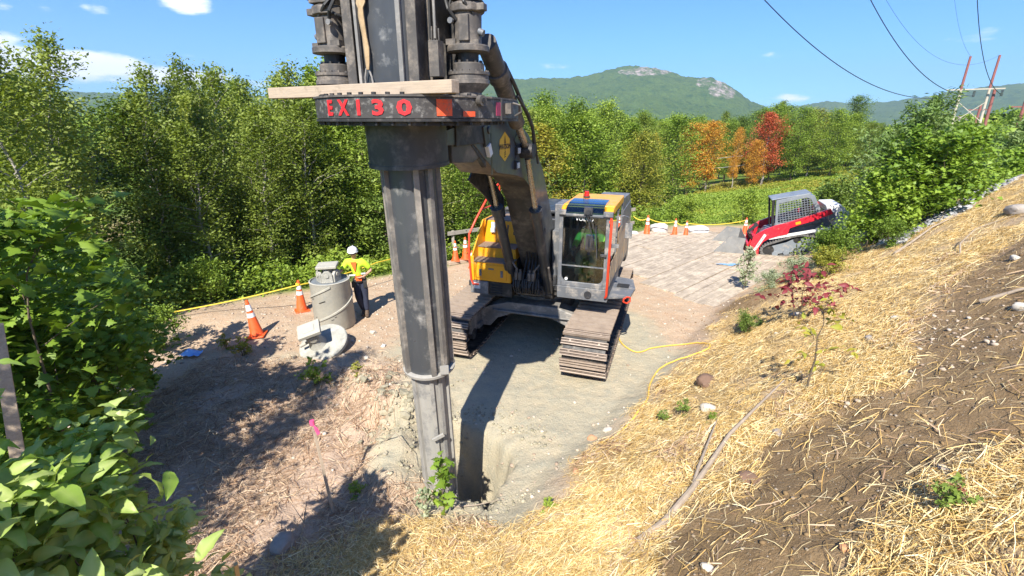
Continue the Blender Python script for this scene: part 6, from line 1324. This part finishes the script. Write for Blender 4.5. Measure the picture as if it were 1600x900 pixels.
# cab
cb = [(-.62, .95), (-.60, 1.05), (-.45, 1.98), (-.38, 2.05), (.62, 2.08), (.80, 2.0), (.95, 1.6), (.95, .95)]
cabl = thing('cab', 'x', 'x'); del cabl['label'], cabl['category']; cabl.parent = ld_
wi = [(-.40, 1.18), (-.28, 1.90), (.58, 1.95), (.70, 1.88), (.82, 1.5), (.82, 1.18)]
for sy in (-1, 1):
    y = sy*.50; mb = MB(); n1 = len(cb)
    # ring between outer cab outline and window outline, as strips
    out = [(-.50, .98), (-.36, 2.03), (.62, 2.08), (.82, 1.99), (.96, 1.5), (.96, .98)]
    v = [(p[0], y-sy*.0, p[1]) for p in out]+[(p[0], y, p[1]) for p in wi]+[(p[0], y-sy*.05, p[1]) for p in out]+[(p[0], y-sy*.05, p[1]) for p in wi]
    f = []
    for k in range(6): a, b = k, (k+1) % 6; f += [(a, b, 6+b, 6+a), (12+a, 12+b, 18+b, 18+a), (a, b, 12+b, 12+a), (6+a, 6+b, 18+b, 18+a)]
    mb.add(v, f); mb.build('side_frame', greyl, cabl, bevel=.012)
    mb = MB()
    def clipx(z): lo = -.40+(z-1.18)/.72*.12; hi = .82 if z < 1.5 else .82-(z-1.5)/.38*.12; return lo, hi
    for k in range(9): z = 1.22+k*.082; lo, hi = clipx(z); mb.box(((lo+hi)/2, y-sy*.02, z), (hi-lo, .012, .016))
    for k in range(14): x = -.38+k*.088; z0 = 1.18; z1 = 1.93 if x > -.27 else 1.18+(x+.40)/.12*.72; z1 = min(z1, 1.93 if x < .6 else 1.88-(x-.7)/.12*.38 if x > .7 else 1.9); mb.box((x, y-sy*.02, (z0+z1)/2), (.014, .012, max(.05, z1-z0)))
    mb.build('side_mesh', greyl, cabl)
mb = MB(); mb.b2(-.50, .74, -.50, .50, 2.05, 2.10); mb.build('roof', greyl, cabl, bevel=.03)
for y in (-.48, .48): mb = MB(); mb.tube([(-.56, y, 1.0), (-.46, y, 2.05)], .035, 8); mb.build('front_pillar', rubber, cabl)
mb = MB(); mb.tube([(-.64, -.4, 1.1), (-.62, -.4, 1.7)], .012, 6); mb.build('grab_handle', rubber, cabl)
mb = MB(); mb.b2(-.2, .75, -.42, .42, .98, 1.2); mb.box((.62, 0, 1.45), (.14, .5, .7)); mb.box((.25, 0, 1.25), (.5, .5, .14)); mb.build('seat', dark, cabl, bevel=.02)
mb = MB(); mb.b2(.78, .84, -.46, .46, 1.1, 1.95); mb.build('rear_glass', glass, cabl)
# lift arms
A_ = [sk(*p) for p in [(1192, 349), (1209, 338), (1225, 331), (1243, 325), (1273, 313), (1301, 301), (1304, 308), (1277, 321), (1258, 328), (1244, 334), (1241, 343), (1227, 347), (1214, 352), (1205, 358), (1198, 368), (1195, 390), (1185, 392), (1183, 378), (1186, 361)]]
for sy in (-1, 1):
    y = sy*.84; mb = MB(); mb.prism(A_, y-.05, y+.05, 'xz'); arm = mb.build('lift_arm', red, ld_, bevel=.01)
    if sy < 0:
        L_ = [sk(*p) for p in [(1189, 372), (1207, 345), (1210, 347), (1192, 374)]]
        mb = MB(); mb.prism(L_, y-.056, y-.051, 'xz'); bn = mb.build('name_strip', white_l, arm)
        a, b = Vector((L_[0][0], 0, L_[0][1])), Vector((L_[1][0], 0, L_[1][1])); c, d_ = Vector((L_[3][0], 0, L_[3][1])), Vector((L_[2][0], 0, L_[2][1]))
        ctr = (a+b+c+d_)/4; ctr.y = y-.058; xd = (b-a).normalized(); text_mb('TAKEUCHI', .085, frame(ctr, xd, Vector((-xd.z, 0, xd.x))), mat('print_red', (.6, .03, .04)), 'lettering', bn, .001, .001, 1.05)
        q = sk(1256, 325); mb = MB(); mb.box((q[0], y-.056, q[1]), (.16, .008, .09), (0, -.1, 0)); mb.build('warning_decal', yellow, arm)
mb = MB(); p1 = sk(1300, 306); mb.b2(p1[0]-.05, p1[0]+.15, -.84, .84, p1[1]-.3, p1[1]); mb.build('rear_tower', greyl, ld_, bevel=.02)
p0 = sk(1188, 383)
mb = MB(); mb.box((p0[0]-.02, 0, p0[1]+.08), (.14, 1.6, .16)); mb.box((p0[0]-.10, 0, p0[1]+.22), (.08, 1.2, .5)); mb.box((p0[0]+.12, 0, p0[1]+.65), (.12, 1.6, .14), (0, .3, 0)); mb.build('coupler', red, ld_, bevel=.015)
for y in (-.55, .55):
    mb = MB(); mb.cyl((p0[0]+.0, y, p0[1]+.28), (p0[0]+.34, y, p0[1]+.95), .045); mb.cyl((p0[0]-.06, y, p0[1]+.15), (p0[0]+.05, y, p0[1]+.38), .025); mb.build('tilt_cylinder', dark, ld_, smooth=True)
mb = MB()
for k in range(5): mb.tube([(p0[0]+.1+.02*k, -.3+.12*k, p0[1]+.4), (p0[0]-.05, -.4+.1*k, p0[1]+.8), (p0[0]+.35, -.2+.1*k, p0[1]+1.0)], .018, 6)
mb.build('hydraulic_hose', rubber, ld_, smooth=True)
# bucket: open scoop seen from its side and front
bw_ = .92; bx, bz = p0[0]-.12, p0[1]-.05
pf = [(-.04, .78), (-.18, .40), (-.12, .14), (-.26, .08), (-1.30, .38), (-1.33, .43)]
mb = MB(); inner = [(p[0]*.97-.01, p[1]+.025) for p in pf]
v = []
for y in (-bw_, bw_): v += [(bx+p[0], y, bz+p[1]) for p in pf]+[(bx+p[0]-.02, y, bz+p[1]+.03) for p in pf]
n = len(pf); f = []
for k in range(n-1): f += [(k, k+1, 2*n+k+1, 2*n+k), (n+k, n+k+1, 3*n+k+1, 3*n+k)]
f += [(0, n, 3*n, 2*n), (n-1, 2*n-1, 4*n-1, 3*n-1)]
mb.add(v, f); bk_ = mb.build('bucket', bkt, ld_)
for y in (-bw_, bw_): mb = MB(); mb.prism([(bx+p[0], bz+p[1]) for p in pf[:5]]+[(bx-.55, bz+.95)], y-.012, y+.012, 'xz'); mb.build('bucket_side', bkt, bk_)
# ---------------------------------------------------------------- people
skin = mat('skin', (.52, .29, .19), (.46, .25, .165), .55, 0, 12, .03, 80)
hivis = mat('hi_vis_yellow', (.52, .78, .03), (.42, .66, .03), .7, 0, 8, .3, 30); hior = mat('hi_vis_orange', (.85, .14, .02), (.75, .11, .02), .7, 0, 8)
silver = mat('reflective_tape', (.62, .64, .62), (.5, .52, .5), .3); navy = mat('navy_trousers', (.022, .028, .055), (.014, .018, .036), .8, 0, 8, .4, 30)
boots = mat('work_boots', (.10, .065, .04), (.07, .045, .03), .7); helm = mat('white_helmet', (.80, .80, .79), None, .3, 0, 4, 0); shades = mat('dark_lens', (.02, .02, .02), None, .15)
def lerp3(a, b, t): return tuple(a[i]+(b[i]-a[i])*t for i in range(3))
def person(label, cat, loc, rz, J, top, vest=None, trousers=navy, hat=True, shirt_long=False):
    """J: joint positions; the person looks towards -y"""
    jo = []; ed = []
    def j(p, r, r2=None, par=None):
        jo.append((*p, r, r2 or r)); i = len(jo)-1
        if par is not None: ed.append((par, i))
        return i
    pel = j(J['pelvis'], .115, .09); bel = j(lerp3(J['pelvis'], J['chest'], .45), .115, .085, pel); ch = j(J['chest'], .135, .10, bel); up = j(lerp3(J['chest'], J['neck'], .6), .115, .08, ch)
    nk = j(J['neck'], .052, .052, up); h0 = j(lerp3(J['neck'], J['head'], .55), .062, .068, nk); h1 = j(J['head'], .078, .095, h0); h2 = j(lerp3(J['neck'], J['head'], 1.55), .062, .075, h1)
    hd = Vector(J['head']); ns = j(hd+Vector((0, -.105, -.012)), .012, .016, h1)
    for s, S in (('r', -1), ('l', 1)):
        sh = j(J['sh_'+s], .062, None, up); el = j(lerp3(J['sh_'+s], J['el_'+s], .5), .048, None, sh); e = j(J['el_'+s], .040, None, el); fa = j(lerp3(J['el_'+s], J['wr_'+s], .4), .036, None, e); wr = j(J['wr_'+s], .026, None, fa)
        w = Vector(J['wr_'+s]); d = (w-Vector(J['el_'+s])).normalized(); hv = Vector(J.get('hv_'+s, d)).normalized(); pm = j(w+hv*.06, .038, .018, wr)
        side = hv.cross(Vector((0, 0, 1))) if abs(hv.z) < .8 else hv.cross(Vector((0, 1, 0))); side.normalize(); dn = side.cross(hv)
        kn = j(w+hv*.085, .036, .015, pm)
        for q, ln in ((-1.5, .058), (-.5, .068), (.5, .064), (1.5, .050)):
            a = w+hv*.10+side*q*.021; f1 = j(a, .0095, None, kn); f2 = j(a+hv*ln*.6+dn*.008*S, .0088, None, f1); j(a+hv*ln*.95+dn*.028*S, .0075, None, f2)
        t1 = j(w+hv*.035+side*.042*S, .012, None, pm); j(w+hv*.075+side*.062*S+dn*.01, .0095, None, t1)
        hp = j(J['hp_'+s], .085, None, pel); th = j(lerp3(J['hp_'+s], J['kn_'+s], .5), .078, None, hp); k = j(J['kn_'+s], .056, None, th); cf = j(lerp3(J['kn_'+s], J['an_'+s], .35), .054, None, k); an = j(J['an_'+s], .036, None, cf); a = Vector(J['an_'+s]); fd = Vector(J.get('fd_'+s, (0, -1, 0))); j(a+fd*.12+Vector((0, 0, -.045)), .035, .025, an)
    body = skin_body('person', jo, ed, skin); body.location = loc; body.rotation_euler = (0, 0, rz); tag(body, label, cat)
    # upper garment, follows the torso and the upper arms
    g = .016; jo = []; ed = []
    pl = lerp3(J['pelvis'], J['chest'], .05); a = j(pl, .135+g, .108+g); b = j(lerp3(J['pelvis'], J['chest'], .5), .132+g, .102+g, a); c = j(J['chest'], .150+g, .112+g, b); u = j(lerp3(J['chest'], J['neck'], .55), .130+g, .09+g, c); j(lerp3(J['chest'], J['neck'], .86), .064, .06, u)
    for s in 'rl':
        sh = j(J['sh_'+s], .078+g, None, u); m = j(lerp3(J['sh_'+s], J['el_'+s], .55), .063+g, None, sh); e = j(lerp3(J['sh_'+s], J['el_'+s], .98 if shirt_long else .85), .056+g, None, m)
        if shirt_long: j(lerp3(J['el_'+s], J['wr_'+s], .85), .040+g, None, e)
    skin_body('jacket' if shirt_long else 'shirt', jo, ed, top, body)
    jo = []; ed = []; a = j(lerp3(J['pelvis'], J['chest'], .08), .125+g, .10+g); b = j(J['pelvis'], .12+g, .10+g, a)
    for s in 'rl':
        hp = j(J['hp_'+s], .095+g, None, b); th = j(lerp3(J['hp_'+s], J['kn_'+s], .5), .088+g, None, hp); k = j(J['kn_'+s], .068+g, None, th); cf = j(lerp3(J['kn_'+s], J['an_'+s], .5), .066+g, None, k); j(lerp3(J['kn_'+s], J['an_'+s], .92), .060+g, None, cf)
    skin_body('trousers', jo, ed, trousers, body)
    for s in 'rl':
        jo = []; ed = []; A = Vector(J['an_'+s]); fd = Vector(J.get('fd_'+s, (0, -1, 0))); a = j(A+Vector((0, 0, .10)), .058); b = j(A+Vector((0, 0, -.01)), .058, None, a); m = j(A+fd*.09+Vector((0, 0, -.05)), .055, .042, b); j(A+fd*.20+Vector((0, 0, -.06)), .045, .032, m); j(A-fd*.06+Vector((0, 0, -.05)), .044, .036, b)
        skin_body('boot', jo, ed, boots, body)
    H_ = Vector(J['head'])
    mb = MB()
    for x in (-.036, .036): mb.box(H_+Vector((x, -.106, .018)), (.058, .02, .034), (0, 0, x*3))
    mb.box(H_+Vector((0, -.112, .026)), (.02, .012, .008)); 
    for x in (-.082, .082): mb.box(H_+Vector((x, -.045, .022)), (.006, .11, .010))
    mb.build('sunglasses', shades, body, bevel=.004)
    mb = MB()
    for x in (-.084, .084): mb.lathe(H_+Vector((x, .01, .0)), [(.012, -.01), (.03, 0), (.024, .012), (.008, .014)], 10, (1 if x > 0 else -1, .2, 0))
    mb.build('ears', skin, body, smooth=True)
    if hat:
        mb = MB(); mb.lathe(H_+Vector((0, 0, .038)), [(.125, 0), (.13, .004), (.122, .012), (.120, .05), (.105, .09), (.075, .12), (.03, .135)], 24); mb.prism([(H_.x-.09, H_.y-.09), (H_.x-.06, H_.y-.165), (H_.x, H_.y-.185), (H_.x+.06, H_.y-.165), (H_.x+.09, H_.y-.09)], H_.z+.038, H_.z+.048, 'xy'); mb.box(H_+Vector((0, .01, .168)), (.03, .17, .014)); mb.build('hard_hat', helm, body, smooth=True)
    mb = MB(); mb.lathe(H_+Vector((0, .018, -.02)), [(.075, 0), (.088, .03), (.088, .06)], 18); mb.build('hair', mat('dark_hair', (.03, .02, .015)), body, smooth=True)
    return body
W_J = dict(pelvis=(0, 0, .98), chest=(-.05, .0, 1.30), neck=(-.07, -.01, 1.50), head=(-.085, -.035, 1.645), sh_r=(-.25, 0, 1.43), el_r=(-.40, -.12, 1.22), wr_r=(-.42, -.36, 1.235), hv_r=(-.05, -1, -.1),
           sh_l=(.13, 0, 1.43), el_l=(.30, .02, 1.19), wr_l=(.13, -.16, 1.08), hv_l=(-1, -.3, -.1), hp_r=(-.08, 0, .92), kn_r=(-.05, -.12, .52), an_r=(.04, .02, .11), hp_l=(.09, 0, .92), kn_l=(.10, -.05, .50), an_l=(.10, -.06, .11), fd_r=(-.2, -.95, 0), fd_l=(.15, -.98, 0))
w = person('worker in a white helmet and yellow-green hi-vis vest leaning one hand on the spiral drum', 'person', (-3.80, 11.20, 0), .15, W_J, hivis)
# vest with orange stripe and tape, belt
def vest(body, J, m):
    g = .020; jo = []; ed = []
    def j(p, r, r2=None, par=None):
        jo.append((*p, r, r2 or r)); i = len(jo)-1
        if par is not None: ed.append((par, i))
        return i
    a = j(lerp3(J['pelvis'], J['chest'], .12), .140+g, .112+g); b = j(lerp3(J['pelvis'], J['chest'], .5), .136+g, .106+g, a); c = j(J['chest'], .152+g, .116+g, b); u = j(lerp3(J['chest'], J['neck'], .5), .132+g, .094+g, c)
    for s in 'rl': sh = j(J['sh_'+s], .072+g, None, u); j(lerp3(J['sh_'+s], J['el_'+s], .5), .064+g, None, sh)
    return skin_body('vest', jo, ed, m, body)
vs = vest(w, W_J, hivis)
mb = MB(); mb.prism([(-.15, 1.46), (.0, 1.46), (-.055, 1.20)], -.172, -.150, 'xz'); mb.prism([(-.06, 1.10), (.09, 1.12), (.08, .98), (-.05, .98)], -.178, -.150, 'xz'); mb.build('vest_opening', hior, w)
mb = MB()
mb.box((-.13, -.166, 1.13), (.15, .012, .04)); mb.box((.13, -.158, 1.16), (.11, .012, .04), (0, 0, .3)); mb.build('reflective_tape', silver, w)
mb = MB(); mb.lathe((0, 0, .93), [(.165, 0), (.17, .01), (.17, .05), (.165, .06)], 24); mb.box((-.13, -.13, .88), (.09, .06, .16)); mb.box((.14, -.10, .87), (.08, .08, .18)); mb.build('tool_belt', rubber, w, bevel=.008)
O_J = dict(pelvis=(0, .10, .0), chest=(0, .13, .36), neck=(0, .10, .57), head=(.0, .06, .71), sh_r=(-.20, .12, .48), el_r=(-.28, -.05, .24), wr_r=(-.27, -.28, .22), sh_l=(.20, .12, .48), el_l=(.28, -.05, .24), wr_l=(.26, -.28, .22), hp_r=(-.10, .06, .02), kn_r=(-.15, -.32, .06), an_r=(-.14, -.46, -.36), hp_l=(.10, .06, .02), kn_l=(.15, -.32, .06), an_l=(.14, -.46, -.36))
khaki = mat('khaki_trousers', (.50, .40, .22), (.42, .33, .18), .8)
op = person('machine operator in a lime green hi-vis jacket sitting inside the excavator cab', 'person', tuple(rigpt(1.10, -.56, 2.02)), R(-19), O_J, mat('lime_jacket', (.30, .68, .06), (.24, .55, .05), .7), trousers=khaki, hat=False, shirt_long=True)
mb = MB(); mb.lathe((0, .08, .77), [(.098, 0), (.095, .03), (.07, .065), (.02, .08)], 20); mb.prism([(-.07, -.01), (0, -.10), (.07, -.01)], .765, .775, 'xy'); mb.build('cap', dark, op, smooth=True)
mb = MB(); mb.prism([(-.09, -.02), (-.07, .42), (.10, .42), (.13, -.02)], -.005, .005, 'xz'); o_ = mb.build('reflection_panel', mat('reflected_blue', (.26, .28, .50), None, .7), op); o_.location = (0, -.075, .04)  # flat blue panel painting a reflection in front of the operator
# ---------------------------------------------------------------- air
mb = MB(); mb.b2(-2900, 2900, -400, 3400, -75, 330); hz_o = mb.build('haze', (lambda: None)() or bpy.data.materials.new('haze_air')); tag(hz_o, kind='stuff')
hm = bpy.data.materials['haze_air']; hm.use_nodes = True; ht = hm.node_tree; ht.nodes.clear()
pvn = N(ht, 'ShaderNodeVolumePrincipled'); pvn.inputs['Density'].default_value = .00022; pvn.inputs['Color'].default_value = (.62, .80, 1, 1); pvn.inputs['Anisotropy'].default_value = .2
hom = N(ht, 'ShaderNodeOutputMaterial'); ht.links.new(pvn.outputs[0], hom.inputs['Volume'])
